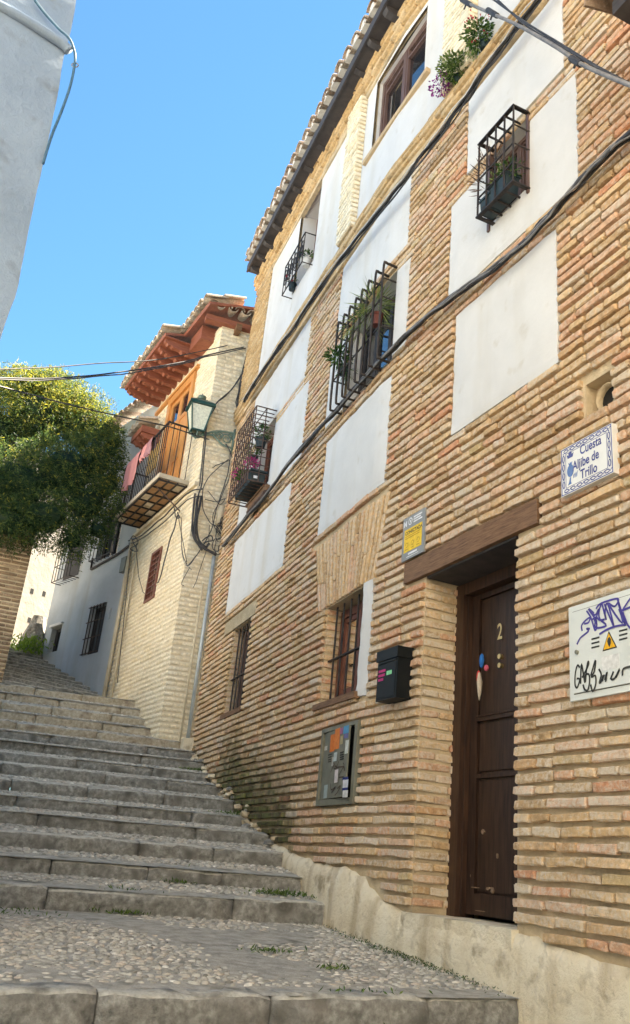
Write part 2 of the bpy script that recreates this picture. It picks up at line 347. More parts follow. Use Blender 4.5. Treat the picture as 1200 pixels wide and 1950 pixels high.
bluecable = flat('blue_grey_cable', (.06, .14, .22))
galv = pmat('galvanised_pipe', [(.3, (.34, .38, .40)), (.7, (.52, .56, .57))], scale=8, rough=.5, bump=.1, metallic=.25)
creampipe = pmat('cream_pipe', [(.3, (.50, .42, .28)), (.7, (.62, .54, .40))], scale=8, rough=.7, bump=.1)
glass = glassmat('window_glass', ior=2.2)
clear_glass = bpy.data.materials.new('clear_glass'); clear_glass.use_nodes = True
def _cg():
    N = clear_glass.node_tree.nodes; L = clear_glass.node_tree.links; t = N.new('ShaderNodeBsdfTransparent'); t.inputs[0].default_value = (.82, .85, .85, 1); g_ = N.new('ShaderNodeBsdfGlossy'); g_.inputs['Roughness'].default_value = .03
    fr = N.new('ShaderNodeFresnel'); fr.inputs[0].default_value = 1.7; mx = N.new('ShaderNodeMixShader'); L.new(fr.outputs[0], mx.inputs[0]); L.new(t.outputs[0], mx.inputs[1]); L.new(g_.outputs[0], mx.inputs[2]); L.new(mx.outputs[0], N['Material Output'].inputs['Surface'])
_cg()
shade_black = flat('painted_shade_black', (.012, .011, .01), .9)  # near-black paint standing in for the shade inside rooms and holes
curtain = flat('white_curtain', (.6, .6, .57), .9)
brass = flat('brass', (.62, .47, .22), .35, .85)
graymetal = pmat('grey_painted_metal', [(.3, (.115, .115, .085)), (.7, (.20, .20, .155))], scale=6, rough=.55, bump=.15, stain=((.12, .09, .06), 5, .58, .75, .6))
boxwhite = pmat('pale_cabinet_plastic', [(.3, (.60, .63, .60)), (.7, (.68, .70, .67))], scale=5, rough=.5, bump=.05, stain=((.45, .45, .40), 4, .6, .8, .5))
blackpaint = flat('black_paint', (.007, .008, .008), .5, 0, .25)

def text_obj(name, body, fn, a_left, z_base, size, d, mat, parent, ext=.0008, bold=.0, xs=1.0, shear=0., smallcaps=False):
    cu = bpy.data.curves.new(name, 'FONT'); cu.body = body; cu.size = size; cu.offset = bold; cu.shear = shear
    to = bpy.data.objects.new(name, cu); COL.objects.link(to)
    dg = bpy.context.evaluated_depsgraph_get(); me = bpy.data.meshes.new_from_object(to.evaluated_get(dg))
    bpy.data.objects.remove(to)
    me.name = name
    for v in me.vertices:
        v.co = fn(a_left - v.co.x*xs, z_base + v.co.y, d + ext)
    me.materials.clear(); me.materials.append(mat); me.update()
    o = bpy.data.objects.new(name, me); COL.objects.link(o); adopt(o, parent)
    return o
def ribbon(mb, fn, pts, w, d, mi=0, taper=False):          # flat painted stroke on a frame, pts = (a, z)
    n = len(pts); i0 = len(mb.v)
    for i, (a, z) in enumerate(pts):
        p0 = pts[max(i-1, 0)]; p1 = pts[min(i+1, n-1)]; tx, tz = p1[0]-p0[0], p1[1]-p0[1]; l = math.hypot(tx, tz) or 1
        ww = w/2*(1 if not taper else math.sin(math.pi*(i+.6)/(n+.2)))
        mb.v += [fn(a - tz/l*ww, z + tx/l*ww, d), fn(a + tz/l*ww, z - tx/l*ww, d)]
    for i in range(n-1):
        mb.f.append((i0+2*i, i0+2*i+1, i0+2*i+3, i0+2*i+2)); mb.m.append(mi)
def smooth_path(pts, k=6):                                   # Catmull-Rom
    P = [np.array(p, float) for p in pts]; out = []
    for i in range(len(P)-1):
        p0 = P[max(i-1, 0)]; p1 = P[i]; p2 = P[i+1]; p3 = P[min(i+2, len(P)-1)]
        for j in range(k):
            t = j/k; out.append(.5*((2*p1)+(-p0+p2)*t+(2*p0-5*p1+4*p2-p3)*t*t+(-p0+3*p1-3*p2+p3)*t**3))
    out.append(P[-1]); return out
def leaf(mb, p, dirv, L, W, tint, fold=.25):
    d = Vector(dirv).normalized(); s = d.cross(Vector((RNG.gauss(0, 1), RNG.gauss(0, 1), RNG.gauss(0, 1))))
    if s.length < 1e-4: return
    s.normalize(); n = d.cross(s); p = Vector(p); i = len(mb.v)
    mb.v += [tuple(p), tuple(p+d*L*.5+s*W/2+n*W*fold), tuple(p+d*L), tuple(p+d*L*.5-s*W/2+n*W*fold)]
    mb.c += [tint]*4; mb.f.append((i, i+1, i+2, i+3)); mb.m.append(0)

# ================================================================== the street: ground, steps, cobbles
STEPS = [(-3.3, -1.60), (-1.5, -1.32), (.3, -1.04), (2.0, -.76), (3.88, -.48), (6.13, -.22), (6.65, -.06), (7.15, .10), (7.72, .26), (8.40, .41), (9.0, .585), (9.55, .76), (10.1, .92), (10.6, 1.09), (11.1, 1.25), (11.5, 1.40), (11.87, 1.57), (12.2, 1.73), (12.5, 1.89), (12.8, 2.05), (13.25, 2.16)]
CROSS = .02
def riser(i):
    dz = STEPS[i][1]-STEPS[i-1][1] if i > 0 else .2
    return min(.135, dz*.64)
def street(s, d, dz=0.):
    p = FR(s, 0, d) if s <= SB else FL(s, 0, d)
    return (p[0], p[1], dz - CROSS*d)
def tread_z(s):
    for i in range(len(STEPS)-1):
        s0, z0 = STEPS[i]; s1, z1 = STEPS[i+1]
        if s0 <= s < s1: return z0 + (z1-riser(i+1)-z0)*(s-s0)/(s1-s0)
    return STEPS[0][1] if s < STEPS[0][0] else STEPS[-1][1]
g = MB(); g.quad((-400, -400, -2.6), (400, -400, -2.6), (400, 400, -2.6), (-400, 400, -2.6))
struct(g.build('ground', bed_m))
st = MB()
for i in range(len(STEPS)-1):
    s0, z0 = STEPS[i]; s1, z1 = STEPS[i+1]; zb = z1-riser(i+1)
    NS = max(2, int((s1-s0)/.25)); ND = 14
    def gp(a, b):
        s = s0+(s1+.02-s0)*a/NS; d = -.25 + (4.6)*b/ND
        z = z0+(zb-z0)*(s-s0)/(s1-s0) - .0065 + .005*fnoise(s, d, 3.1, 1.7)
        return street(s, d, z)
    for a in range(NS):
        for b in range(ND):
            st.quad(gp(a, b), gp(a+1, b), gp(a+1, b+1), gp(a, b+1))
stairs = struct(st.build('stairs', bed_m, smooth=True))
# kerb stones, one by one
def kerb(pos, s0, z0, h, d, L, skew, mat, parent):
    m = MB(); NL = 14; dep = RNG.uniform(.15, .2); off = RNG.uniform(-.012, .012); zo = RNG.uniform(-.008, .008)
    prof = [(.006, -h), (.004, -.09), (.002, -.06), (.003, -.034), (.008, -.015), (.020, -.004), (.05, 0), (dep, .0), (dep, -h)]
    for a in range(NL+1):
        u = a/NL; dd = d + .004 + (L-.008)*u; e = 1 if a in (0, NL) else 0
        chip = .022*max(0., fnoise(s0*5, dd*7, 12.3)-.28)*3
        for (ps, pz) in prof:
            nn = fnoise(s0*3+ps*9, dd*5, pz*9, 1.); n2 = fnoise(s0*7+ps*30, dd*23, pz*30+4); top = 1 if pz > -.045 and ps < .05 else 0
            m.v.append(pos(s0 + off + skew*dd + ps + .016*nn+.010*n2 + (.006*e if ps < .03 else 0) + chip*top, dd, z0 + zo + pz + (.010*nn + .008*n2) - (.007*e if pz > -.03 else 0) - chip*top*.6))
    np_ = len(prof)
    for a in range(NL):
        for k in range(np_-1):
            q = a*np_+k; m.f.append((q, q+np_, q+np_+1, q+1)); m.m.append(1 if k in (4, 5, 6) else 0)
    m.f.append(tuple(range(np_))); m.m.append(0); m.f.append(tuple(NL*np_+k for k in reversed(range(np_)))); m.m.append(0)
    return m.build('kerb_stone', [mat, kerb_edge], parent, smooth=True)
for i, (s0, z0) in enumerate(STEPS[:-1]):
    h = riser(i)+.12; d = -.02 if s0 < 11.4 else .1
    dmax = 3.9; skew = RNG.uniform(-.02, .02)
    while d < dmax:
        L = RNG.uniform(.55, 1.35); L = min(L, dmax-d+.2)
        if d < 0: L = RNG.uniform(.5, .8)
        kerb(street, s0, z0, h, d, L, skew, kerb_warm if s0 > 11.3 else kerb_m, stairs)
        d += L
# cobbles
def cobble(mb, s, d, z, ls, ld, h, ang, tint):
    ca, sa = math.cos(ang), math.sin(ang); i = len(mb.v); n = 6; ph = RNG.uniform(0, 1)
    rj = [RNG.uniform(.8, 1.15) for _ in range(n)]
    for rr, hh in ((1., -.012), (.72, .75)):
        for k in range(n):
            a = 2*math.pi*(k+ph)/n; x = math.cos(a)*ld*rr*rj[k]; y = math.sin(a)*ls*rr*rj[k]
            mb.v.append(street(s + x*sa + y*ca, d + x*ca - y*sa, z + (hh*h if hh > 0 else hh))); mb.c.append(tint)
    mb.v.append(street(s, d, z+h)); mb.c.append(tint)
    for k in range(n):
        k2 = (k+1) % n
        mb.f.append((i+k, i+k2, i+n+k2, i+n+k)); mb.m.append(0); mb.f.append((i+n+k, i+n+k2, i+2*n)); mb.m.append(0)
cobs = []
for i in range(3, len(STEPS)-1):
    s0, z0 = STEPS[i]; s1, z1 = STEPS[i+1]
    s = s0+.20
    while s < s1+.01:
        d = -.02 + RNG.uniform(0, .05)
        while d < 3.3:
            sj = s+RNG.uniform(-.012, .012); w = RNG.uniform(.015, .034)
            x, y = project(street(sj, d, tread_z(min(sj, s1-.001))))
            if -60 < x < 1240 and 1250 < y < 1990 and not (s0 > 11.4 and d < .35):
                worn = fnoise(s*1.3, d*1.3, 7.7)*1.3+.22 if 3.8 < s < 6.2 else -.1
                hgt = .0075 - .024*max(0, worn) + RNG.uniform(-.004, .003)
                if hgt > -.006 and RNG.random() < .95:
                    cobs.append((1/((sj)**2+1), sj, d, tread_z(min(sj, s1-.001))-.008, RNG.uniform(.010, .0165), w, max(.0015, hgt*.7)+.0072, RNG.gauss(0, .35)))
            d += w*2+RNG.uniform(.004, .012)
        s += RNG.uniform(.029, .038)
cobs.sort(key=lambda c: -c[0])
inview = [c for c in cobs if c[1] > 3.9]
single = set(id(c) for c in sorted(inview, key=lambda c: -(c[5]*c[4]/((c[1])**3)))[:300])
mb = MB()
for c in cobs:
    tint = (min(1, max(0, RNG.gauss(.5, .24))), RNG.random(), 0)
    if id(c) in single:
        m1 = MB(); cobble(m1, *c[1:], tint); m1.build('cobble', cobble_m, stairs, smooth=True)
    else: cobble(mb, *c[1:], tint)
mb.build('cobble_field', cobble_m, stairs, smooth=True, kind='stuff')
# the upper flight, round the bend
up = MB()
UP = [(-.35+.335*k, 2.16+.112*k) for k in range(14)]
def upz(t): return 2.16+.112*(t+.35)/.335
for k, (t, z) in enumerate(UP):
    up.quad(H3(t, z-.004, -.3), H3(t+.36, z+.02, -.3), H3(t+.36, z+.02, 4.2), H3(t, z-.004, 4.2))
up.quad(H3(4.3, UP[-1][1]-.004, -1.5), H3(12, UP[-1][1]+.5, -1.5), H3(12, UP[-1][1]+.5, 6), H3(4.3, UP[-1][1]-.004, 6))
ustairs = struct(up.build('upper_stairs', bed_m))
for k, (t, z) in enumerate(UP):
    d = -.25
    while d < 3.4:
        L = RNG.uniform(.8, 1.3); kerb(lambda a, dd, zz: H3(a, zz, dd), t-.03, z+.012, .2, d, L, RNG.uniform(-.01, .01), kerb_m, ustairs); d += L

# ================================================================== main brick house
TOPZ = 8.72; S0W, S1W = 1.0, 11.45
house = thing('brick_house', 'tall tan brick house with white plaster panels, dark door and tiled eave on the right', 'house', MF(6, .0, -1))
OPEN = dict(door=(3.97, 5.0, -.19, 1.97), win2=(5.92, 6.75, 1.27, 2.13), w1=(9.2, 9.98, 1.57, 2.62), b1=(3.84, 4.29, 4.52, 5.18), b2=(5.70, 6.78, 4.12, 5.06), b3=(9.2, 10.02, 4.32, 5.24), d2=(5.42, 6.58, 7.27, 8.32), d3=(8.32, 9.14, 7.02, 8.38))
def cells(rect, holes, extra_s=(), extra_z=()):
    a0, a1, z0, z1 = rect
    S = sorted(set([a0, a1] + [x for h in holes for x in h[:2] if a0 < x < a1] + [x for x in extra_s if a0 < x < a1]))
    Z = sorted(set([z0, z1] + [x for h in holes for x in h[2:] if z0 < x < z1] + [x for x in extra_z if z0 < x < z1]))
    for i in range(len(S)-1):
        for j in range(len(Z)-1):
            ms, mz = (S[i]+S[i+1])/2, (Z[j]+Z[j+1])/2
            if any(h[0] < ms < h[1] and h[2] < mz < h[3] for h in holes): continue
            yield S[i], S[i+1], Z[j], Z[j+1]
MD = -.024
w = MB()
for a0, a1, z0, z1 in cells((S0W, S1W, -2.4, TOPZ), list(OPEN.values())+[(3.14, 3.36, 2.47, 2.69)], (SB, 5.0, 6.4, 7.3), (6.2, 7.2, 8.2)):
    w.quad(MF(a1, z0, MD), MF(a0, z0, MD), MF(a0, z1, MD), MF(a1, z1, MD))
for k, (a0, a1, z0, z1) in OPEN.items():
    D1 = -.52; e = .012 if k in ('door', 'win2', 'w1') else 0
    w.quad(MF(a1+e, z0, MD), MF(a1+e, z1, MD), MF(a1+e, z1, D1), MF(a1+e, z0, D1), 1 if k in ('b1', 'b2', 'b3', 'd2', 'd3') else 0)
    w.quad(MF(a0-e, z1, MD), MF(a0-e, z0, MD), MF(a0-e, z0, D1), MF(a0-e, z1, D1), 1 if k in ('b1', 'b2', 'b3', 'd2', 'd3') else 0)
    w.quad(MF(a0, z1, MD), MF(a0, z1, D1), MF(a1, z1, D1), MF(a1, z1, MD), 1 if k in ('b1', 'b2', 'b3', 'd2', 'd3') else 0)
    w.quad(MF(a0, z0, D1), MF(a0, z0, MD), MF(a1, z0, MD), MF(a1, z0, D1), 1 if k in ('b1', 'b2', 'b3', 'd2', 'd3') else 0)
w.quad(MF(S1W, -1, MD), MF(S1W, TOPZ, MD), MF(S1W, TOPZ, -6), MF(S1W, -1, -6))
wall = w.build('wall', [mortar, plaster], house)
b = MB(); b.fbox(FR, -9, S0W, -2.5, 8.4, -.1, -6.5); b.build('sun_block_wing', plaster, house)  # unseen wing added to keep the sun off the lower street
b = MB(); b.fbox(FR, S0W+.002, SB, -2.5, 8.6, -6.5, -.56); b.fbox(FL, SB+.12, S1W-.003, -2.5, 8.6, -6.5, -.56); b.build('dark_body', shade_black, house)  # solid near-black body, added to block sun and keep windows dark

PANELS = [  # (s0, s1, z0, z1, holes)
    (3.56, 4.72, 2.945, 3.96, ()), (5.685, 7.175, 2.935, 3.945, ()), (8.22, 10.55, 2.94, 3.94, ()),
    (3.345, 4.835, 4.17, 5.085, ('b1',)), (5.48, 7.28, 4.16, 5.05, ('b2',)), (7.98, 10.55, 4.15, 5.06, ('b3',)),
    (3.455, 4.63, 5.285, 6.10, ()), (5.56, 7.19, 5.25, 6.10, ()), (8.16, 10.45, 5.25, 6.10, ()),
    (5.75, 5.922, 1.23, 2.135, ()),
]
UPPER = [(S0W, 4.53, 6.44, 8.40, ()), (4.97, 6.86, 6.44, 8.40, ('d2',)), (7.28, 10.47, 6.44, 8.40, ('d3',))]
def panel(p, wob, dfront, nm='plaster_panel'):
    a0, a1, z0, z1, holes = p; hs = [OPEN[h] for h in holes]
    m = MB(); na = max(2, int((a1-a0)/.12)); nz = max(2, int((z1-z0)/.05))
    S = sorted(set([a0+(a1-a0)*i/na for i in range(na+1)] + [x for h in hs for x in h[:2]] + ([SB] if a0 < SB < a1 else [])))
    Z = sorted(set([z0+(z1-z0)*i/nz for i in range(nz+1)] + [x for h in hs for x in h[2:]]))
    S = [x for i, x in enumerate(S) if i == 0 or x-S[i-1] > 1e-4]; Z = [x for i, x in enumerate(Z) if i == 0 or x-Z[i-1] > 1e-4]
    idx = {}
    def V(i, j):
        if (i, j) not in idx:
            a, z = S[i], Z[j]; ea = i in (0, len(S)-1); ez = j in (0, len(Z)-1)
            a2 = a + (wob*(fnoise(a*3, z*16, 1.3)*1.0+.5*fnoise(a, z*47, 8)) if ea else 0); z2 = z + (wob*.7*fnoise(a*9, z*2, 5.5) if ez else 0)
            d = dfront + .006*fnoise(a*1.3, z*1.3, 2.2) - (.006 if ea or ez else 0)
            idx[i, j] = len(m.v); m.v.append(MF(a2, z2, d))
        return idx[i, j]
    for i in range(len(S)-1):
        for j in range(len(Z)-1):
            ms, mz = (S[i]+S[i+1])/2, (Z[j]+Z[j+1])/2
            if any(h[0]-1e-5 < ms < h[1]+1e-5 and h[2]-1e-5 < mz < h[3]+1e-5 for h in hs): continue
            m.f.append((V(i+1, j), V(i, j), V(i, j+1), V(i+1, j+1))); m.m.append(0)
    # skirt
    ring = [(i, 0) for i in range(len(S))] + [(len(S)-1, j) for j in range(1, len(Z))] + [(i, len(Z)-1) for i in range(len(S)-2, -1, -1)] + [(0, j) for j in range(len(Z)-2, 0, -1)]
    b0 = len(m.v)
    for (i, j) in ring: V(i, j)
    b0 = len(m.v)
    for (i, j) in ring: m.v.append(MF(S[i], Z[j], -.04))
    n = len(ring)
    for k in range(n):
        k2 = (k+1) % n; m.f.append((idx[ring[k]], idx[ring[k2]], b0+k2, b0+k)); m.m.append(0)
    return m.build(nm, plaster, house, smooth=False)
for p in PANELS: panel(p, .021, .003)
for p in UPPER: panel(p, .006, .012)

# plinth line along the foot of the wall
PT = [(-9, -.6), (1, -.42), (3.17, -.27), (3.94, -.205), (5.02, -.205), (5.12, -.20), (5.42, -.11), (5.7, .0), (5.95, .03), (6.5, .05), (6.95, .09), (7.18, .13), (7.5, .16), (7.8, .22), (8.2, .33), (8.7, .42)]
def plinth_top(s):
    if s > PT[-1][0]: return -9
    for (a, za), (b2, zb) in zip(PT, PT[1:]):
        if a <= s <= b2: return za+(zb-za)*(s-a)/(b2-a)
    return -9
def ground_z(s): return tread_z(s)
BLOCK = [(p[0], p[1], p[2], p[3]) for p in PANELS] + [(a0, a1, z0, z1) for (a0, a1, z0, z1) in OPEN.values()] + [(3.745, 5.265, 1.95, 2.125), (9.07, 10.45, 2.62, 2.80), (5.80, 6.485, .47, 1.03), (3.13, 3.37, 2.46, 2.70), (5.60, 7.30, 2.83, 2.86)]
PIT = .0675; BH = .043
def arch_span(z):
    if 2.12 < z < 2.84:
        u = (z-2.12)/.72; return (5.745-.19*u, 6.94+.24*u)
def free(s0, s1, z):
    iv = [(a0-.004, a1+.004) for a0, a1, z0, z1 in BLOCK if z0-BH*.42 < z < z1+BH*.42]
    A = arch_span(z)
    if A: iv.append(A)
    iv.sort(); out = []; c = s0
    for a, e in iv:
        if a > c: out.append((c, min(a, s1)))
        c = max(c, e)
        if c >= s1: break
    if c < s1: out.append((c, s1))
    return [(a, e) for a, e in out if e-a > .05]
def tint(s, z):
    r = RNG.random(); moss = 0.
    h = z - ground_z(s)
    if 6.7 < s < 10.2: moss = max(0, .85 - h*.72)*min(1, (s-6.7)/.6)*min(1, (10.6-s)/1.2)
    elif s >= 10.2: moss = max(0, .42-h*1.2)
    dirt = .12 if s > 8 else 0
    if s > 8 and .70 < r < .9: r -= .35
    return (r, min(1, max(0, RNG.gauss(.45 if z < 2.6 and s < 6 else .25, .28))), moss)
bricks = []
zc = -.60; k = 0
while zc < 6.09:
    for a, e in free(S0W, S1W-.01, zc):
        c = a; par = k % 2
        while c < e-.02:
            L = RNG.choice((.29, .29, .30, .28, .15, .14, .22)) + RNG.uniform(-.015, .015)
            if e-c-L < .10: L = e-c
            if L > .34 and e-c > .34: L = L/2
            L = min(L, e-c)
            wob = .005*fnoise(c*.6, zc*1.2, 9.) + .0025*fnoise(c*3, zc*5, 2.)
            mid = c+L/2
            if not (zc < plinth_top(mid)+.028 or zc < ground_z(mid)-.05):
                bricks.append((c+.006, c+L-.006, zc-BH/2+wob+RNG.uniform(-.003, .003), zc+BH/2+wob+RNG.uniform(-.003, .003), RNG.uniform(-.006, .006), tint(mid, zc)))
            c += L
    zc += PIT; k += 1
def psize(b):
    c = np.array(MF((b[0]+b[1])/2, b[2], 0)); x, y = project(c)
    if not (-10 < x < 1215 and -10 < y < 1960): return 0
    q0 = project(MF(b[0], b[2], 0)); q1 = project(MF(b[1], b[3], 0)); return abs(q1[0]-q0[0])*F_PX*(b[3]-b[2])/np.linalg.norm(c)
bricks.sort(key=lambda b: -psize(b))
field = MB()
for n, bk in enumerate(bricks):
    m = MB() if n < 300 else field
    m.brick(MF, bk[0], bk[1], bk[2], bk[3], -.06, .010+bk[4], bk[5], j=.0050 if n < 300 else .0038)
    if n < 300: m.build('brick', brick_m, wall)
# brick returns on the far jambs of the ground-floor openings (seen inside the reveals)
def jamb(s_edge, z0, z1, depth, fld):
    z = -.60; k2 = 0
    while z < z1:
        if z > z0:
            cuts = [0, .0]; c = 0.02
            while c < depth-.02:
                L = min((.14, .24)[(k2+len(cuts)) % 2]+RNG.uniform(-.01, .01), depth-c)
                # a brick whose face looks along -s, lying in the reveal plane
                fn = lambda u, zz, o, s_edge=s_edge: MF(s_edge - o, zz, -u)
                fld.brick(fn, c+.004, c+L-.004, z-BH/2+RNG.uniform(-.003, .003), z+BH/2, -.03, .002+RNG.uniform(-.003, .003), tint(5.4, z))
                c += L; cuts.append(c)
        z += PIT; k2 += 1
jamb(5.0, -.15, 1.96, .30, field); jamb(6.75, 1.27, 2.12, .16, field); jamb(9.98, 1.57, 2.6, .16, field)
field.build('brick_field', brick_m, wall, kind='stuff')
# soldier-course flat arch over the barred window
NA = 18
for i in range(NA):
    u0 = (i+.15)/NA; u1 = (i+.85)/NA; cut = RNG.uniform(.36, .64); cuts = [0, cut, 1] if i % 3 else [0, RNG.uniform(.25, .4), RNG.uniform(.62, .75), 1]
    for v0, v1 in zip(cuts, cuts[1:]):
        def fn(a, v, d):
            z = 2.135+v; lo, hi = arch_span(min(2.838, max(2.1201, z))); return MF(lo+(hi-lo)*a/1.3, z, d)
        m = MB(); m.brick(fn, u0*1.3, u1*1.3, v0*.69+.003, v1*.69-.003, -.06, .006+RNG.uniform(-.004, .004), (RNG.uniform(.0, .7), RNG.uniform(0, .5), 0), j=.0025); m.build('arch_brick', brick_m, wall)
# door threshold, plinth plaster
m = MB(); SS = [1.0+.07*i for i in range(int(7.7/.07)+1)]; NV = 7
for s in SS:
    top = plinth_top(s) + .02*fnoise(s*4, 0, 1)+.03*fnoise(s*17, 3, 1); lo = min(ground_z(s)-.12, top-.05)
    for v in range(NV+1):
        z = lo+(top-lo)*v/NV; d = .028+.014*fnoise(s*2.5, z*4, 6)+.008*fnoise(s*9, z*11, 3) - (.034 if v == NV else .010 if v == NV-1 else 0) + .03*max(0, .3-(z-lo))
        m.v.append(MF(s, z, d))
    m.v.append(MF(s, top, -.05))
n = NV+2
for i in range(len(SS)-1):
    for v in range(n-1):
        q = i*n+v; m.f.append((q, q+1, q+n+1, q+n)); m.m.append(0)
m.build('plinth', plinth_m, house, smooth=True)
m = MB(); m.wbox(MF, 3.955, 5.06, -.30, -.185, -.5, .02, .004); m.build('threshold', plinth_m, house)
# rubble and mortar at the foot of the wall where brick meets the upper steps
for i in range(60):
    s = RNG.uniform(7.5, 11.2); z = ground_z(s)+RNG.uniform(-.05, .10)*(1 if s < 10 else .6); r = RNG.uniform(.02, .06)
    m = MB(); p = MF(s, z, RNG.uniform(-.01, .05)); i0 = 0
    for la in range(4):
        for lo in range(6):
            th = math.pi*(la+.0)/3; ph = 2*math.pi*lo/6; q = r*RNG.uniform(.75, 1.2)
            m.v.append((p[0]+q*math.sin(th)*math.cos(ph), p[1]+q*1.2*math.sin(th)*math.sin(ph), p[2]+q*.6*math.cos(th))); m.c.append((.3, .6, RNG.uniform(0, .5)))
    for la in range(3):
        for lo in range(6):
            m.f.append((la*6+lo, la*6+(lo+1) % 6, (la+1)*6+(lo+1) % 6, (la+1)*6+lo)); m.m.append(0)
    m.build('rubble_stone', (plinth_m, mortar, kerb_m, brick_m)[i % 4], wall)

# upper storey: string course, pilasters, cornice
def course(nm, s0, s1, zs, dfs, mat, Ls=(.27, .30), hh=.05, gap=.004, tr=(0, 1), j=.004, stuff=True):
    f = MB()
    for zz, df in zip(zs, dfs):
        c = s0
        while c < s1-.02:
            L = RNG.uniform(*Ls); L = L if s1-c-L > .1 else s1-c
            f.brick(MF, c+gap, c+L-gap, zz-hh/2+RNG.uniform(-.003, .003), zz+hh/2+RNG.uniform(-.003, .003), -.06, df+RNG.uniform(-.006, .006), (RNG.uniform(*tr), RNG.uniform(.1, .7), 0), j=j)
            c += L
    return f.build(nm, mat, wall, smooth=True, kind='stuff' if stuff else None)
course('string_course', S0W, S1W-.002, [6.145, 6.205, 6.265, 6.33, 6.40], [.03, .06, .08, .075, .05], ochre_m, hh=.046)
m = MB(); m.fbox(MF, S0W, SB, 6.12, 6.43, -.03, .03); m.fbox(MF, SB, S1W-.004, 6.12, 6.43, -.03, .03); m.build('string_bed', mortar, house)
for (a0, a1, pm, dd) in ((4.53, 4.97, cream_brick, .09), (6.86, 7.28, cream_brick, .09), (10.47, 11.44, ochre_m, .03)):
    p = MB(); p.fbox(MF, a0+.015, a1-.015, 6.43, 8.40, -.03, dd-.022); pil = p.build('pilaster', mortar, house)
    f = MB(); z = 6.47; kk = 0
    while z < 8.38:
        c = a0; first = (.28 if kk % 2 else .15)
        while c < a1-.02:
            L = first if c == a0 else .29; L = L if a1-c-L > .09 else a1-c
            f.brick(MF, c+.004, c+L-.004, z-.024, z+.022, -.02, dd+RNG.uniform(-.004, .004), (RNG.random(), RNG.uniform(.2, .8), 0))
            c += L
        z += .0645; kk += 1
    f.build('brick_field', pm, pil, smooth=True, kind='stuff')
course('cornice', S0W, S1W, [8.43, 8.495, 8.56, 8.62], [.04, .075, .10, .12], ochre_m, Ls=(.24, .30), hh=.058, j=.008)
m = MB(); m.fbox(MF, S0W, SB, 8.40, 8.70, -.03, .03); m.fbox(MF, SB, S1W, 8.40, 8.70, -.03, .03); m.build('cornice_bed', mortar, house)

# roof: boards, rafter ends, tiles
SR0, SR1 = 1.0, 11.30
roofb = MB()
for a, e in ((SR0, SB), (SB, SR1)):
    i0 = len(roofb.v)
    roofb.hexa([MF(a, 8.70, .25), MF(e, 8.70, .25), MF(e, 9.9, -3.4), MF(a, 9.9, -3.4), MF(a, 8.80, .27), MF(e, 8.80, .27), MF(e, 9.96, -3.4), MF(a, 9.96, -3.4)])
roof = roofb.build('roof', darkwood, house)
m = MB(); m.fbox(MF, SR0, SB, 8.675, 8.698, .02, .25); m.fbox(MF, SB, SR1, 8.675, 8.698, .02, .25); m.build('soffit_board', darkwood, roof)
m = MB(); m.fbox(MF, SR0, SB, 8.66, 8.80, .252, .278); m.fbox(MF, SB, SR1, 8.66, 8.80, .252, .278); m.build('fascia_board', darkwood, roof)
s = 1.2
while s < 11.4:
    m = MB(); p = [(.05, 8.57), (.05, 8.673), (.249, 8.673), (.249, 8.63), (.22, 8.60), (.15, 8.58)]
    n = len(p); 
    for ds in (-.04, .04):
        m.v += [MF(s+ds, z, d) for d, z in p]
    m.f.append(tuple(range(n))); m.f.append(tuple(range(2*n-1, n-1, -1)))
    for q in range(n): m.f.append((q, n+q, n+(q+1) % n, (q+1) % n))
    m.m = [0]*len(m.f); m.build('rafter_end', darkwood, roof); s += .43
def barrel(mb, fn, s, z, d, r, L, slope, up, tint, th=.014, n=8, flare=1.12):
    """one curved clay tile: convex (up=1) or concave (up=-1); runs from its eave end back along -d, rising by slope"""
    i0 = len(mb.v); sec = 2*(n+1)
    for k, (dd, rs) in enumerate(((0, flare), (L, 1.))):
        for rr in (r*rs, r*rs-th):
            for a in range(n+1):
                an = math.pi*a/n; mb.v.append(fn(s+math.cos(an)*rr, z+up*math.sin(an)*rr*.85+dd*slope, d-dd)); mb.c.append(tint)
    for a in range(n):
        o = [i0+a, i0+a+1, i0+sec+a+1, i0+sec+a]; mb.f.append(tuple(o)); mb.m.append(0)
        o = [i0+n+1+a, i0+n+2+a, i0+sec+n+2+a, i0+sec+n+1+a]; mb.f.append(tuple(reversed(o))); mb.m.append(0)
        mb.f.append((i0+a, i0+n+1+a, i0+n+2+a, i0+a+1)); mb.m.append(0)
    for q in (0, n):
        mb.f.append((i0+q, i0+sec+q, i0+sec+n+1+q, i0+n+1+q)); mb.m.append(0)
SLOPE = .33
s = .73; kt = 0
rowfield = MB()
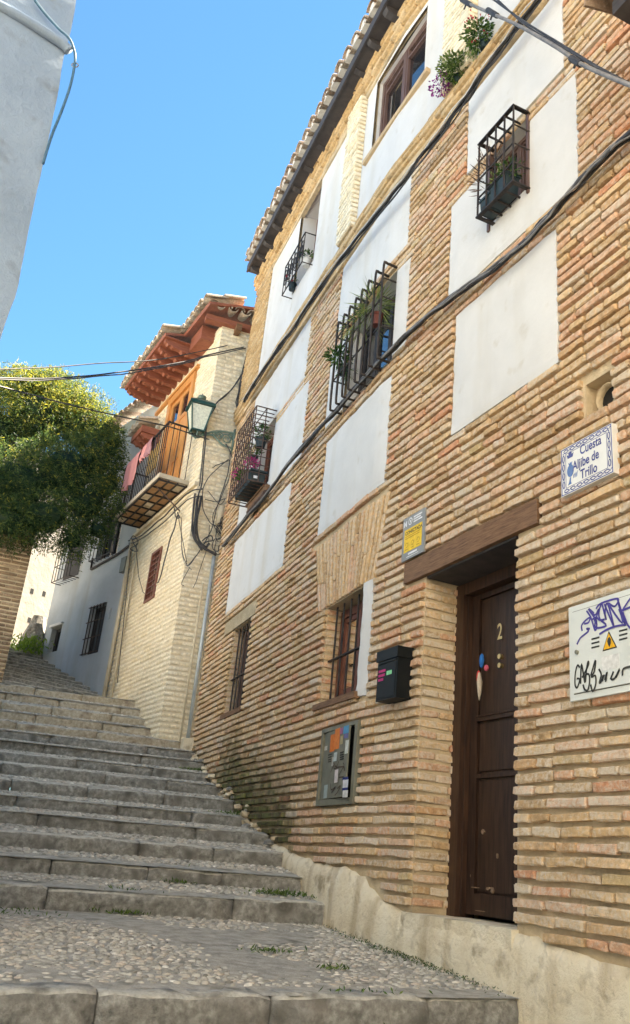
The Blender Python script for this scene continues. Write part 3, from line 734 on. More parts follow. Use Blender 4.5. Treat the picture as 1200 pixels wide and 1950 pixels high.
while s < 11.33:
    jz = RNG.uniform(-.008, .008)
    tt = (RNG.random(), RNG.uniform(.2, 1), 0)
    m = MB(); barrel(m, MF, s, 8.905+jz, .345+RNG.uniform(-.015, .015), .088, .40, SLOPE, 1, tt)
    m.build('cover_tile', tile_m, roof, smooth=False)
    m = MB(); barrel(m, MF, s+.118, 8.90+jz, .325+RNG.uniform(-.015, .015), .082, .40, SLOPE, -1, (RNG.random(), RNG.uniform(0, .7), 0))
    m.build('channel_tile', tile_m, roof, smooth=False)
    # lime bedding that closes the end of the cover tile
    m = MB(); pts = [(s+math.cos(math.pi*a/8)*.076, 8.84+jz+math.sin(math.pi*a/8)*.125) for a in range(9)]; m.poly(MF, pts[::-1], .22, .315, 0); m.build('lime_bed', limefill, roof)
    for rr in range(1, 9):
        barrel(rowfield, MF, s, 8.94+jz+rr*.34*SLOPE, .345-rr*.34, .088, .40, SLOPE, 1, (RNG.random(), RNG.random(), 0), n=5)
        barrel(rowfield, MF, s+.118, 8.90+rr*.34*SLOPE, .325-rr*.34, .082, .40, SLOPE, -1, (RNG.random(), RNG.random(), 0), n=5)
    s += .236; kt += 1
rowfield.build('tile_field', tile_m, roof, kind='stuff')

# ------------------------------------------------------------------ openings of the main house
def window(nm, op, d, mat, fw=.06, mull=1, depth=.05, pane_d=-.02, fn=MF, parent=None, panes_low=0., gm=None):
    a0, a1, z0, z1 = op; parent = parent or house
    m = MB()
    m.fbox(fn, a0, a0+fw, z0, z1, d-depth, d); m.fbox(fn, a1-fw, a1, z0, z1, d-depth, d)
    m.fbox(fn, a0+fw, a1-fw, z1-fw, z1, d-depth, d-.002); m.fbox(fn, a0+fw, a1-fw, z0, z0+fw, d-depth, d-.002)
    W = (a1-a0-2*fw)
    for k in range(mull):
        c = a0+fw+W*(k+1)/(mull+1); m.fbox(fn, c-fw*.55, c+fw*.55, z0+fw, z1-fw, d-depth, d-.004)
    fr = m.build(nm, mat, parent)
    for k in range(mull+1):
        p0 = a0+fw+W*k/(mull+1)+(fw*.55 if k else 0); p1 = a0+fw+W*(k+1)/(mull+1)-(fw*.55 if k < mull else 0)
        # casement leaf
        q = MB(); e = fw*.6
        q.fbox(fn, p0, p0+e, z0+fw, z1-fw, d-depth*.8, d-.012); q.fbox(fn, p1-e, p1, z0+fw, z1-fw, d-depth*.8, d-.012)
        q.fbox(fn, p0+e, p1-e, z1-fw-e, z1-fw, d-depth*.8, d-.014); q.fbox(fn, p0+e, p1-e, z0+fw, z0+fw+e, d-depth*.8, d-.014)
        q.build('casement', mat, fr)
        g_ = MB(); g_.fbox(fn, p0+e, p1-e, z0+fw+e, z1-fw-e, d-depth*.7, d-depth*.7+.006); g_.build('pane', gm or glass, fr)
    return fr
def sill(op, out, th, mat, fn=MF, back=-.2, ext=.03, parent=None, nm='sill'):
    m = MB(); m.wbox(fn, op[0]-ext, op[1]+ext, op[2]-th, op[2]+.004, back, out, .005); return m.build(nm, mat, parent or house)
# barred ground-floor window beside the letter box
o = OPEN['win2']; fr = window('window', (o[0], o[1], o[2]+.03, o[3]-.02), -.15, winwood, .07, 1, gm=clear_glass)
sill(o, .03, .045, beamwood)
cu = MB()
for k in (0, 1, 2, 4, 5, 6, 9, 10, 11):
    a = 6.02+.62*k/14; cu.quad(MF(a, 1.36, -.26-.02*(k % 2)), MF(a+.62/14, 1.36, -.26-.02*((k+1) % 2)), MF(a+.62/14, 2.05, -.26-.02*((k+1) % 2)), MF(a, 2.05, -.26-.02*(k % 2)))
cu.build('curtain', curtain, fr)
for k in range(5):
    m = MB(); a = o[0]+.10+.158*k; m.tube([MF(a, o[2]+.02, -.075), MF(a, o[3]-.005, -.075)], .0095, 6); m.build('bar', ironm, fr)
m = MB(); m.bar(MF(o[0]+.01, 1.66, -.075), MF(o[1]-.0, 1.66, -.075), .03, .012); m.build('cross_bar', ironm, fr)
for o_ in (OPEN['win2'], OPEN['w1']):   # near-black lining added, paints the unlit room behind the glass
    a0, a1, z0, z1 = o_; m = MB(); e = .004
    m.fbox(MF, a0+e, a0+e+.01, z0+e, z1-e, -.515, -.212); m.fbox(MF, a1-e-.01, a1-e, z0+e, z1-e, -.515, -.212); m.fbox(MF, a0+e+.01, a1-e-.01, z1-e-.01, z1-e, -.515, -.212); m.fbox(MF, a0+e+.01, a1-e-.01, z0+e, z0+e+.01, -.515, -.212); m.fbox(MF, a0+e+.01, a1-e-.01, z0+e+.01, z1-e-.01, -.515, -.50); m.build('room_shade_lining', shade_black, house)
# narrow barred window further up the street
o = OPEN['w1']; fr = window('window', (o[0], o[1], o[2]+.03, o[3]-.02), -.14, brownwood, .06, 1)
sill(o, .02, .045, beamwood)
for k in range(5):
    m = MB(); a = o[0]+.09+.15*k; m.tube([MF(a, o[2]+.02, -.06), MF(a, o[3]-.005, -.06)], .0095, 6); m.build('bar', ironm, fr)
m = MB(); m.bar(MF(o[0]+.0, 2.0, -.06), MF(o[1], 2.0, -.06), .03, .012); m.build('cross_bar', ironm, fr)
m = MB(); m.wbox(MF, 9.075, 10.44, 2.625, 2.795, -.4, .0, .008); m.build('stone_lintel', pmat('pale_lintel_stone', [(.3, (.30, .24, .15)), (.7, (.46, .38, .25))], scale=9, bump=.7, bscale=50), house)
# door lintel beam
m = MB(); NB = 10
for k in range(NB+1):
    s = 3.75+1.51*k/NB
    for d, z in ((-.32, 1.965), (.012, 1.962), (.016, 2.118), (-.32, 2.12)):
        m.v.append(MF(s, z+.006*fnoise(s*3, z*7, 3)-(.0 if k else .004), d+.008*fnoise(s*4, z*3, 8)))
for k in range(NB):
    for q in range(4): m.f.append((k*4+q, k*4+(q+1) % 4, k*4+4+(q+1) % 4, k*4+4+q))
m.f += [(0, 3, 2, 1), (NB*4, NB*4+1, NB*4+2, NB*4+3)]; m.m = [0]*len(m.f)
m.build('door_lintel', beamwood, house)
# the door
DD = -.30
m = MB(); m.fbox(MF, 3.99, 4.99, 1.945, 1.9605, -.42, -.02); m.build('lintel_dark_board', darkwood, house)  # dark board added to blacken the underside of the lintel
m = MB(); m.fbox(MF, 4.915, 5.012, -.19, 1.943, -.42, DD+.02); m.fbox(MF, 3.958, 4.05, -.19, 1.943, -.42, DD+.02); m.fbox(MF, 4.05, 4.915, 1.86, 1.942, -.42, DD+.018)
m.fbox(MF, 4.895, 4.915, -.17, 1.86, -.40, DD-.01)
dfr = m.build('door_frame', framewood, house)
m = MB(); m.fbox(MF, 4.052, 4.893, -.165, 1.855, -.40, -.362)
door = m.build('door', doorwood, house)
def rail(a0, a1, z0, z1, nm='door_rail', dd=-.361, th=.02): q = MB(); q.wbox(MF, a0, a1, z0, z1, dd-.004, dd+th, .001); return q.build(nm, doorwood, door)
rail(4.81, 4.892, -.164, 1.854, 'stile'); rail(4.053, 4.135, -.164, 1.854, 'stile')
for z0, z1 in ((1.815, 1.853), (.985, 1.012), (.628, .654), (-.163, -.045)): rail(4.136, 4.809, z0, z1)
for z0, z1 in ((1.03, 1.80), (.672, .968), (-.03, .612)): rail(4.150, 4.795, z0, z1, 'door_panel', th=.010)
q = MB(); q.fbox(MF, 4.137, 4.808, 1.0125, 1.024, -.361, -.333); q.build('moulding', doorwood, door)

# scuffs where the varnish has gone
sm = MB()
for (x, y, w_, h_) in ((920, 1584, .035, .03), (947, 1630, .012, .035), (897, 1668, .006, .02), (930, 1692, .05, .02), (905, 1690, .10, .006), (938, 1696, .03, .035), (915, 1735, .16, .006)):
    s, z = MP(x, y, -.345)
    pts = [(s+w_/2*math.cos(t)*RNG.uniform(.6, 1.1), z+h_/2*math.sin(t)*RNG.uniform(.6, 1.1)) for t in [k*math.pi/4 for k in range(8)]]; sm.poly(MF, pts[::-1], -.352, -.3395)
sm.build('varnish_scuff', flat('bare_wood', (.22, .15, .10), .8), door)
s, z = MP(953, 1195, -.335); text_obj('number', '2', MF, s+.035, z-.075, .15, -.336, brass, door, bold=.002, xs=.75)
for y in (1250, 1267):
    s, z = MP(952, y, -.335); m = MB(); m.tube([MF(s, z, -.352), MF(s, z, -.328)], .017, 10); m.build('lock', brass, door)
s, z = MP(884, 1368, -.33); m = MB(); m.fbox(MF, s-.012, s+.03, z-.05, z+.04, -.345, -.325); m.tube([MF(s+.01, z, -.33), MF(s+.01, z, -.295)], .012, 8); m.build('latch', brass, door)
# fabric charm hanging on the door
s, z = MP(915, 1265, -.30)
ch = thing('hanging_charm', 'blue, red and white fabric charm hanging on the dark front door', 'ornament', MF(s, z-.1, -.31))
def blob(mb, fn, a, z, d, ra, rz, rd, n=7, mcol=None):
    i0 = len(mb.v)
    for la in range(5):
        th = math.pi*la/4
        for lo in range(n):
            ph = 2*math.pi*lo/n; mb.v.append(fn(a+ra*math.sin(th)*math.cos(ph), z+rz*math.cos(th), d+rd*math.sin(th)*math.sin(ph)))
    for la in range(4):
        for lo in range(n): mb.f.append((i0+la*n+lo, i0+la*n+(lo+1) % n, i0+(la+1)*n+(lo+1) % n, i0+(la+1)*n+lo)); mb.m.append(0)
for (x, y, ra, rz, mm, nm) in ((917, 1258, .022, .05, flat('blue_felt', (.02, .13, .42), .9), 'bow'), (926, 1272, .02, .022, flat('pink_felt', (.55, .10, .16), .9), 'ribbon'), (911, 1290, .016, .05, flat('red_felt', (.52, .05, .05), .9), 'ribbon')):
    m = MB(); a, zz = MP(x, y, -.31); blob(m, MF, a, zz, -.312, ra, rz, .015); m.build(nm, mm, ch, smooth=True)
m = MB(); a, zz = MP(914, 1290, -.31); m.tube([MF(a, zz+.03, -.305), MF(a-.004, zz-.03, -.305), MF(a-.002, zz-.10, -.308), MF(a+.002, zz-.15, -.31)], [.008, .020, .014, .003], 7); m.build('tassel', flat('cream_cloth', (.5, .43, .34), .9), ch, smooth=True)

# first-floor windows
o = OPEN['b1']; fr = window('window', o, -.09, brownwood, .035, 1)
m = MB(); m.fbox(MF, 3.822, 3.846, 4.46, 5.22, -.05, .018); m.build('casing', brownwood, house)
m = MB(); m.fbox(MF, 4.284, 4.31, 4.46, 5.22, -.05, .016); m.build('casing', brownwood, house)
GD = .155; A0, A1, Z0, Z1 = 3.815, 4.255, 4.49, 5.19
grille = None
for z in (Z0, Z1):
    gr = MB(); gr.fbox(MF, A0, A1, z-.006, z+.006, GD-.03, GD); gr.fbox(MF, A0, A0+.03, z-.0055, z+.0055, 0, GD-.03); gr.fbox(MF, A1-.03, A1, z-.0055, z+.0055, 0, GD-.03)
    ob = gr.build('grille' if grille is None else 'frame', ironm, grille or house); grille = grille or ob
for k in range(5):
    a = A0+.01+(A1-A0-.02)*k/4; m = MB(); m.tube([MF(a, Z0, GD-.012), MF(a, Z1, GD-.012)], .0085, 6); m.build('bar', ironm, grille)
    for zz in (Z1-.004, Z0+.004): m = MB(); m.bar(MF(a, zz, 0.), MF(a, zz, GD-.03), .012); m.build('stay_bar', ironm, grille)
for k in range(1, 4):
    z = Z0+(Z1-Z0)*k/4; m = MB(); m.tube([MF(A0+.01, z, 0), MF(A0+.01, z, GD-.012), MF(A1-.01, z, GD-.012), MF(A1-.01, z, 0)], .0075, 6); m.build('cross_bar', ironm, grille)
o = OPEN['b2']; fr = window('window', o, -.14, darkwood, .05, 2)
grille2 = None
for k in range(8):
    a = 5.72+.15*k; m = MB()
    pts = smooth_path([MF(a, 5.09, .0), MF(a, 5.095, .10), MF(a, 5.06, .135), MF(a, 4.6, .135), MF(a, 4.14, .135), MF(a, 4.09, .11), MF(a, 4.08, 0)], 3)
    m.tube(pts, .0125, 6); ob = m.build('grille' if grille2 is None else 'bar', ironm, house if grille2 is None else grille2, smooth=True); grille2 = grille2 or ob
for z in (4.42, 4.72, 4.92):
    m = MB(); m.tube([MF(5.71, z, 0), MF(5.71, z, .128), MF(6.78, z, .128), MF(6.78, z, 0)], .009, 6); m.build('cross_bar', ironm, grille2)
o = OPEN['b3']; fr = window('window', o, -.14, winwood, .05, 1)
GD3 = .27; A0, A1, Z0, Z1 = 9.2, 10.06, 4.28, 5.30
grille3 = None
for z in (Z0, Z1):
    gr = MB(); gr.tube([MF(A0, z, 0), MF(A0, z, GD3), MF(A1, z, GD3), MF(A1, z, 0)], .009, 6)
    ob = gr.build('grille' if grille3 is None else 'frame', rustiron, grille3 or house); grille3 = grille3 or ob
for k in range(9):
    a = A0+(A1-A0)*k/8; m = MB(); m.tube([MF(a, Z1, 0), MF(a, Z1, GD3), MF(a, Z0, GD3), MF(a, Z0, 0)], .0085, 5); m.build('bar', rustiron, grille3)
for k in range(1, 9):
    z = Z0+(Z1-Z0)*k/9; m = MB(); m.tube([MF(A0, z, 0), MF(A0, z, GD3), MF(A1, z, GD3), MF(A1, z, 0)], .0065, 5); m.build('cross_bar', rustiron, grille3)
m = MB(); m.tube([MF(A0, Z0, .135), MF(A0, Z1, .135)], .007, 5); m.tube([MF(A0, Z1, .135), MF(A1, Z1, .135)], .007, 5); m.build('bar', rustiron, grille3)
m = MB(); m.fbox(MF, 9.24, 9.98, 4.24, 4.27, .0, .06); m.wbox(MF, 9.1, 9.9, 4.16, 4.235, -.01, .05, .006); m.build('sill', beamwood, house)
# top-floor windows
o = OPEN['d2']; fr = window('window', o, -.06, brownwood, .055, 1, depth=.07)
for a0, a1 in ((5.50, 5.95), (6.05, 6.50)):
    m = MB(); m.fbox(MF, a0, a1, 8.10, 8.135, -.115, -.07); m.build('muntin', brownwood, fr)
m = MB(); m.wbox(MF, 5.30, 6.72, 7.17, 7.235, -.1, .055, .006); m.build('sill', ochre_m if False else pmat('tan_sill', [(.3, (.44, .31, .17)), (.7, (.56, .42, .25))], scale=8), house)
o = OPEN['d3']; fr = window('window', o, -.22, winwood, .07, 1)
rl = MB()
for z in (6.96, 7.42): rl.tube([MF(8.34, z, 0), MF(8.34, z, .15), MF(9.12, z, .15), MF(9.12, z, 0)], .009, 5)
rail3 = rl.build('railing', ironm, house)
for k in range(7):
    a = 8.34+.78*k/6; m = MB(); m.tube([MF(a, 6.96, .15), MF(a, 7.42, .15)], .007, 5); m.build('baluster', ironm, rail3)
for k in range(6):
    a = 8.405+.13*k; m = MB(); m.tube([MF(a+.05*math.cos(t*.5)*(1-t/28), 7.19+.17*math.sin(t*.5)*(1-t/28)*(1 if t < 14 else 1), .15) for t in range(0, 24)], .005, 4); m.build('scroll', ironm, rail3, smooth=True)
# round vent in the wall
s, z = MP(1140, 748, -.02)
m = MB(); m.fbox(MF, 3.12, 3.38, 2.45, 2.71, -.16, -.11); m.fbox(MF, 3.12, 3.14, 2.45, 2.71, -.11, MD-.002); m.fbox(MF, 3.36, 3.38, 2.45, 2.71, -.11, MD-.002); m.fbox(MF, 3.14, 3.36, 2.45, 2.47, -.11, MD-.002); m.fbox(MF, 3.14, 3.36, 2.69, 2.71, -.11, MD-.002)
m.build('vent_recess', mortar, house)
m = MB(); N_ = 14
for k in range(N_):
    t = 2*math.pi*k/N_
    for r_, d in ((.082, -.108), (.082, -.06), (.076, -.06), (.076, -.109)): m.v.append(MF(3.24+r_*math.cos(t), 2.575+r_*math.sin(t), d))
for k in range(N_):
    for q in range(3): k2 = (k+1) % N_; m.f.append((k*4+q, k2*4+q, k2*4+q+1, k*4+q+1)); m.m.append(0)
m.build('vent_pipe', mortar, house, smooth=True)
m = MB(); m.poly(MF, [(3.24+.075*math.cos(-2*math.pi*k/14), 2.575+.075*math.sin(-2*math.pi*k/14)) for k in range(14)], -.12, -.105); m.build('vent_hole', shade_black, house)  # black disc paints the dark depth of the pipe

# ------------------------------------------------------------------ things fixed to the main house
# letter box
lb = thing('letter_box', 'black metal letter box with pink and green stickers beside the door', 'letter box', MF(5.24, 1.1, .06))
m = MB(); m.fbox(MF, 5.10, 5.375, 1.11, 1.445, .0, .115); m.build('box', blackpaint, lb)
m = MB(); m.wbox(MF, 5.09, 5.385, 1.385, 1.46, -.0, .125, .001); m.build('lid', blackpaint, lb)
m = MB(); m.fbox(MF, 5.115, 5.36, 1.365, 1.378, .112, .122); m.fbox(MF, 5.118, 5.357, 1.125, 1.355, .112, .119); m.build('flap', blackpaint, lb)
for k, (z0, aw) in enumerate(((1.305, .10), (1.275, .095), (1.245, .075))):
    m = MB(); m.fbox(MF, 5.355-aw, 5.35, z0, z0+.018, .119, .1205); m.build('pink_sticker', flat('pink_sticker%d' % k, (.45, .03, .16)), lb)
m = MB(); m.fbox(MF, 5.165, 5.235, 1.275, 1.303, .119, .121); m.build('green_sticker', flat('green_sticker', (.22, .6, .3)), lb)
# ceramic street sign
sg = thing('street_sign', 'white and blue ceramic street name plaque on the brick wall', 'sign', MF(3.3, 2.02, .03))
GA0, GA1, GZ0, GZ1 = 3.098, 3.502, 2.022, 2.312; SD = .042
m = MB(); m.wbox(MF, GA0, GA1, GZ0, GZ1, .0, SD, .001); m.build('plaque', pmat('glazed_cream_tile', [(.3, (.62, .61, .58)), (.7, (.70, .69, .66))], scale=5, rough=.18, bump=.04, spec=.5), sg)
bl = flat('cobalt_glaze', (.028, .035, .20), .2); bl2 = flat('pale_cobalt_glaze', (.06, .13, .34), .2)
m = MB(); e = .004
for off, wd in ((.004, .005), (.040, .0025)):
    a0, a1, z0, z1 = GA0+off, GA1-off, GZ0+off, GZ1-off
    m.fbox(MF, a0, a1, z0, z0+wd, SD, SD+.0012); m.fbox(MF, a0, a1, z1-wd, z1, SD, SD+.0012); m.fbox(MF, a0, a0+wd, z0+wd, z1-wd, SD, SD+.0012); m.fbox(MF, a1-wd, a1, z0+wd, z1-wd, SD, SD+.0012)
m.build('border_line', bl, sg)
m = MB()
def ring_leaf(a, z, la, lz):
    pts = [(a+la*math.cos(t), z+lz*math.sin(t)) for t in [k*math.pi/6 for k in range(13)]]; ribbon(m, MF, pts, .006, SD+.0016)
for k in range(7):
    a = GA0+.045+(GA1-GA0-.09)*k/6
    for z in (GZ0+.024, GZ1-.024): ring_leaf(a, z, .017, .009); ribbon(m, MF, [(a-.022, z-.006), (a-.03, z+.004), (a-.038, z+.008)], .005, SD+.0016)
for k in range(4):
    z = GZ0+.065+(GZ1-GZ0-.13)*k/3
    for a in (GA0+.024, GA1-.024): ring_leaf(a, z, .008, .020); ribbon(m, MF, [(a-.004, z+.024), (a+.004, z+.034)], .005, SD+.0016)
m.build('border_pattern', bl, sg)
for body, al, zb, sz in (('Cuesta', 3.345, 2.222, .078), ('Aljibe de', 3.405, 2.148, .078), ('Trillo', 3.345, 2.075, .078)):
    text_obj('lettering', body, MF, al, zb, sz, SD, bl, sg, ext=.0015, bold=.0016, xs=.76 if 'A' not in body else .74)
m = MB()   # pomegranate and crown emblem
em = lambda pts: m.poly(MF, [(GA1-.05-x, GZ0+.05+y) for x, y in pts], SD, SD+.0014)
em([(.028+.027*math.cos(t), .085+.038*math.sin(t)) for t in [k*math.pi/8 for k in range(16)]][::1])
em([(.018, .118), (.038, .118), (.044, .137), (.033, .13), (.028, .14), (.023, .13), (.012, .137)])
em([(.024, .045), (.032, .045), (.030, .02), (.036, .005), (.006, .002), (.016, .018)])
for k in range(3): em([(.05+.012*k, .03), (.055+.012*k, .034), (.062+.012*k, .058+.004*k), (.052+.012*k, .05)])
m.build('emblem', bl2, sg)
m = MB(); em([(.008, .165), (.048, .165), (.056, .19), (.042, .182), (.04, .198), (.028, .205), (.016, .198), (.014, .182), (.0, .19)]); m.build('crown', bl, sg)
# yellow notice
ys = thing('notice_plate', 'grey and yellow notice plate with black heading above the door beam', 'sign', MF(5.14, 2.13, .02))
m = MB(); m.fbox(MF, 4.985, 5.295, 2.135, 2.475, .008, .022); m.build('plate', pmat('grey_plate', [(.3, (.20, .205, .20)), (.7, (.27, .275, .27))], scale=5, rough=.45, bump=.02), ys)
m = MB(); m.fbox(MF, 5.02, 5.265, 2.195, 2.375, .022, .0235); m.build('yellow_field', flat('yellow_print', (.78, .52, .01), .5), ys)
wpr = flat('white_print', (.72, .72, .74)); kpr = flat('black_print', (.03, .03, .025)); ypr = flat('ochre_print', (.48, .28, .005))
text_obj('heading', 'CONECTADA', MF, 5.252, 2.332, .038, .0236, kpr, ys, bold=.0008, xs=1.0)
m = MB()
for k, wd in enumerate((.21, .20)): m.fbox(MF, 5.25-wd, 5.25, 2.315-.016*k, 2.321-.016*k, .0236, .0244)
m.build('small_print', ypr, ys)
m = MB()
for a in (5.225, 5.145, 5.065):
    ribbon(m, MF, [(a+.018*math.cos(t), 2.25+.018*math.sin(t)) for t in [k*math.pi/6 for k in range(11)]], .006, .0244); m.fbox(MF, a-.02, a+.02, 2.212, 2.218, .0236, .0244)
m.build('pictogram', ypr, ys)
text_obj('logo', 'M', MF, 5.285, 2.405, .06, .022, wpr, ys, bold=.002)
m = MB(); ribbon(m, MF, [(5.19+.025*math.cos(t), 2.43+.025*math.sin(t)) for t in [k*math.pi/8 for k in range(17)]], .008, .0232); m.fbox(MF, 5.184, 5.196, 2.42, 2.44, .022, .0232); m.build('logo_ring', wpr, ys)
m = MB()
for k, wd in enumerate((.115, .10, .12)): m.fbox(MF, 5.145-wd, 5.145, 2.444-.019*k, 2.455-.019*k, .022, .0232)
m.fbox(MF, 5.08, 5.20, 2.168, 2.182, .022, .0232); m.fbox(MF, 5.06, 5.22, 2.152, 2.157, .022, .0232); m.build('white_print', wpr, ys)
# electricity cabinet
eb = thing('electric_cabinet', 'pale electricity cabinet with purple and black graffiti and a warning triangle', 'cabinet', MF(3.17, .9, .02))
BA0, BA1, BZ0, BZ1 = 2.86, 3.478, .895, 1.385
m = MB(); m.fbox(MF, BA0, BA1, BZ0, BZ1, -.05, .028); m.build('frame', boxwhite, eb)
m = MB(); m.fbox(MF, BA0+.035, BA1-.035, BZ0+.035, BZ1-.035, .02, .036); m.build('door', boxwhite, eb)
m = MB(); e = .0035
m.fbox(MF, BA0+.03, BA1-.03, BZ1-.034, BZ1-.030, .028, .0295); m.fbox(MF, BA0+.03, BA1-.03, BZ0+.031, BZ0+.034, .028, .0295); m.fbox(MF, BA1-.034, BA1-.031, BZ0+.034, BZ1-.034, .028, .0292); m.build('door_gap', kpr, eb)
purp = flat('purple_paint', (.065, .05, .27), .5)
def gp(x, y, x0=1070, y0=1110, sc_=1102/130.): s, z = MP(x0+x/sc_, y0+y/sc_, .037); return (s, z)
m = MB(); DG = .0372
for pts in ([(330, 775), (320, 690), (380, 610), (455, 560), (430, 640), (360, 660)], [(245, 995), (300, 890), (430, 780), (400, 740), (455, 740)], [(400, 450), (470, 560), (540, 770), (560, 620), (430, 420), (520, 490)], [(480, 470), (540, 520), (600, 420), (560, 560), (545, 720), (720, 690), (620, 590), (600, 480), (640, 330)],
            [(650, 330), (720, 600), (700, 470), (740, 330), (840, 690), (780, 560), (690, 340)], [(740, 320), (980, 650), (900, 260), (1035, 690), (960, 470)], [(555, 420), (640, 330), (910, 255), (860, 380), (760, 330)], [(610, 830), (740, 750), (880, 700), (1035, 675)], [(985, 440), (1090, 280), (1130, 240)], [(980, 450), (1090, 400), (1160, 380)], [(990, 470), (1060, 660), (1120, 740)], [(500, 590), (560, 560), (620, 600), (700, 590)], [(930, 420), (1010, 640)], [(520, 560), (560, 660)]):
    ribbon(m, MF, [tuple(p) for p in smooth_path([gp(*p) for p in pts], 4)], .0105, DG)
    DG += .00025
m.build('purple_graffiti', purp, eb)
m = MB(); DG = .0376
for pts in ([(290, 1370), (255, 1330), (220, 1460), (215, 1640), (250, 1690), (290, 1560), (240, 1545)], [(305, 1630), (320, 1310), (375, 1610), (400, 1400), (425, 1270), (430, 1330), (330, 1530)], [(370, 1600), (380, 1490), (440, 1480), (450, 1600), (420, 1730), (370, 1720), (345, 1640)], [(470, 1500), (545, 1250), (530, 1420), (480, 1520), (545, 1500), (550, 1640), (500, 1750), (470, 1640)], [(600, 1390), (640, 1480), (610, 1610), (640, 1590), (670, 1490)], [(655, 1590), (690, 1480)], [(700, 1570), (735, 1440), (710, 1600)], [(790, 1560), (840, 1430)], [(800, 1560), (860, 1540), (940, 1390), (880, 1530)], [(985, 1500), (1000, 1390), (1120, 1350)]):
    ribbon(m, MF, [tuple(p) for p in smooth_path([gp(*p) for p in pts], 5)], .0105, DG); DG += .00025
m.build('black_graffiti', kpr, eb)
m = MB()
for x0, x1, ys_ in ((480, 605, (910, 980, 1050)), (925, 1055, (780, 850, 920))):
    for y in ys_: a, z = gp(x0, y); a2, z2 = gp(x1, y-40); m.fbox(MF, a2, a, z-.004, z+.004, .035, .0378)
m.build('vent_slot', kpr, eb, kind='stuff')
tri = [gp(760, 780), gp(890, 1040), gp(660, 1105)]
m = MB(); m.poly(MF, tri[::1], .035, .0385); m.build('triangle_edge', kpr, eb)
cx, cz = sum(p[0] for p in tri)/3, sum(p[1] for p in tri)/3
m = MB(); m.poly(MF, [(cx+(a-cx)*.84, cz+(z-cz)*.84) for a, z in tri], .038, .0395); m.build('warning_triangle', flat('warning_yellow', (.80, .43, .0), .4), eb)
m = MB(); m.poly(MF, [(cx-.006, cz+.03), (cx-.014, cz+.018), (cx-.012, cz-.004), (cx-.002, cz-.02), (cx+.006, cz-.008), (cx+.012, cz+.012), (cx+.006, cz+.026)][::-1], .039, .0402); m.build('pictogram', kpr, eb)
a, z = gp(250, 1120); m = MB(); m.tube([MF(a, z, .034), MF(a, z, .046)], .011, 10); m.build('lock', graymetal, eb)
a, z = gp(780, 1230); m = MB(); m.fbox(MF, a-.06, a+.06, z-.05, z+.02, .036, .0368); m.build('faded_label', flat('faded_label', (.66, .66, .64)), eb)
# gas / water meter cabinet, low on the wall
mc = thing('meter_cabinet', 'grey metal meter cabinet covered in torn stickers, low on the brick wall', 'cabinet', MF(6.12, .46, .02))
m = MB(); K0, K1, L0, L1 = 5.785, 6.50, .455, 1.045
m.fbox(MF, K0, K0+.045, L0, L1, -.12, .03); m.fbox(MF, K1-.03, K1, L0, L1, -.12, .03); m.fbox(MF, K0+.045, K1-.03, L1-.03, L1, -.12, .028); m.fbox(MF, K0+.045, K1-.03, L0, L0+.045, -.12, .028); m.build('frame', graymetal, mc)
m = MB(); m.fbox(MF, K0+.045, K1-.03, L0+.045, L1-.03, -.033, -.012); m.build('inside', shade_black, mc)  # near-black plate paints the shaded gap behind the ajar door
def dr(a, z, d=0.):   # cabinet door, hinged at the far side and a little ajar
    u = (K1-.035-a); return MF(a, z, .012 + u*.07 + d)
m = MB(); m.fbox(dr, K0+.085, K1-.035, L0+.05, L1-.035, -.012, .0); cdoor = m.build('door', graymetal, mc)
def cp(x, y): return MP(590+x/10.836, 1360+y/10.833, .03)
def stick(nm, x0, y0, x1, y1, c, dd=.0006):
    a0, za = cp(x1, (y0+y1)/2); a1, zb = cp(x0, (y0+y1)/2); _, t0 = cp((x0+x1)/2, y0); _, t1 = cp((x0+x1)/2, y1)
    m = MB(); m.wbox(dr, a0, a1, t1, t0, -.0002, dd, .002); return m.build(nm, flat('sticker_%s_%d' % (nm, x0), c, .6), cdoor)
for nm, x0, y0, x1, y1, c in (('orange_sticker', 410, 420, 520, 770, (.60, .15, .015)), ('orange_sticker', 515, 300, 635, 720, (.62, .18, .03)), ('pink_sticker', 645, 290, 720, 410, (.30, .12, .22)), ('blue_sticker', 735, 245, 860, 400, (.07, .26, .45)), ('blue_sticker', 750, 410, 845, 500, (.13, .13, .30)), ('pale_sticker', 785, 545, 858, 815, (.55, .57, .52)), ('pale_sticker', 500, 790, 575, 970, (.45, .50, .48)), ('pale_sticker', 525, 1150, 610, 1410, (.58, .52, .50)), ('pale_sticker', 735, 1360, 860, 1530, (.56, .57, .60)), ('navy_sticker', 730, 1310, 860, 1360, (.02, .03, .17)), ('navy_sticker', 730, 1530, 855, 1575, (.02, .03, .17)), ('pale_sticker', 735, 1578, 855, 1720, (.58, .58, .56)), ('pale_sticker', 262, 1460, 350, 1730, (.30, .36, .35)), ('pale_sticker', 270, 660, 330, 740, (.5, .48, .42)), ('pale_sticker', 455, 890, 485, 1070, (.40, .38, .32)), ('ochre_sticker', 660, 450, 720, 620, (.36, .30, .16))):
    stick(nm, x0, y0, x1, y1, c)
m = MB()
for x0, x1, yy in ((360, 440, (830, 880, 930, 970)), (655, 745, (790, 840, 885, 930))):
    for y in yy: a0, z0 = cp(x1, y); a1, z1 = cp(x0, y+10); m.fbox(dr, a0, a1, z1-.006, z1+.004, -.001, .0012)
m.build('vent_slot', kpr, cdoor, kind='stuff')
m = MB(); scb = flat('brown_scrawl', (.07, .045, .03))
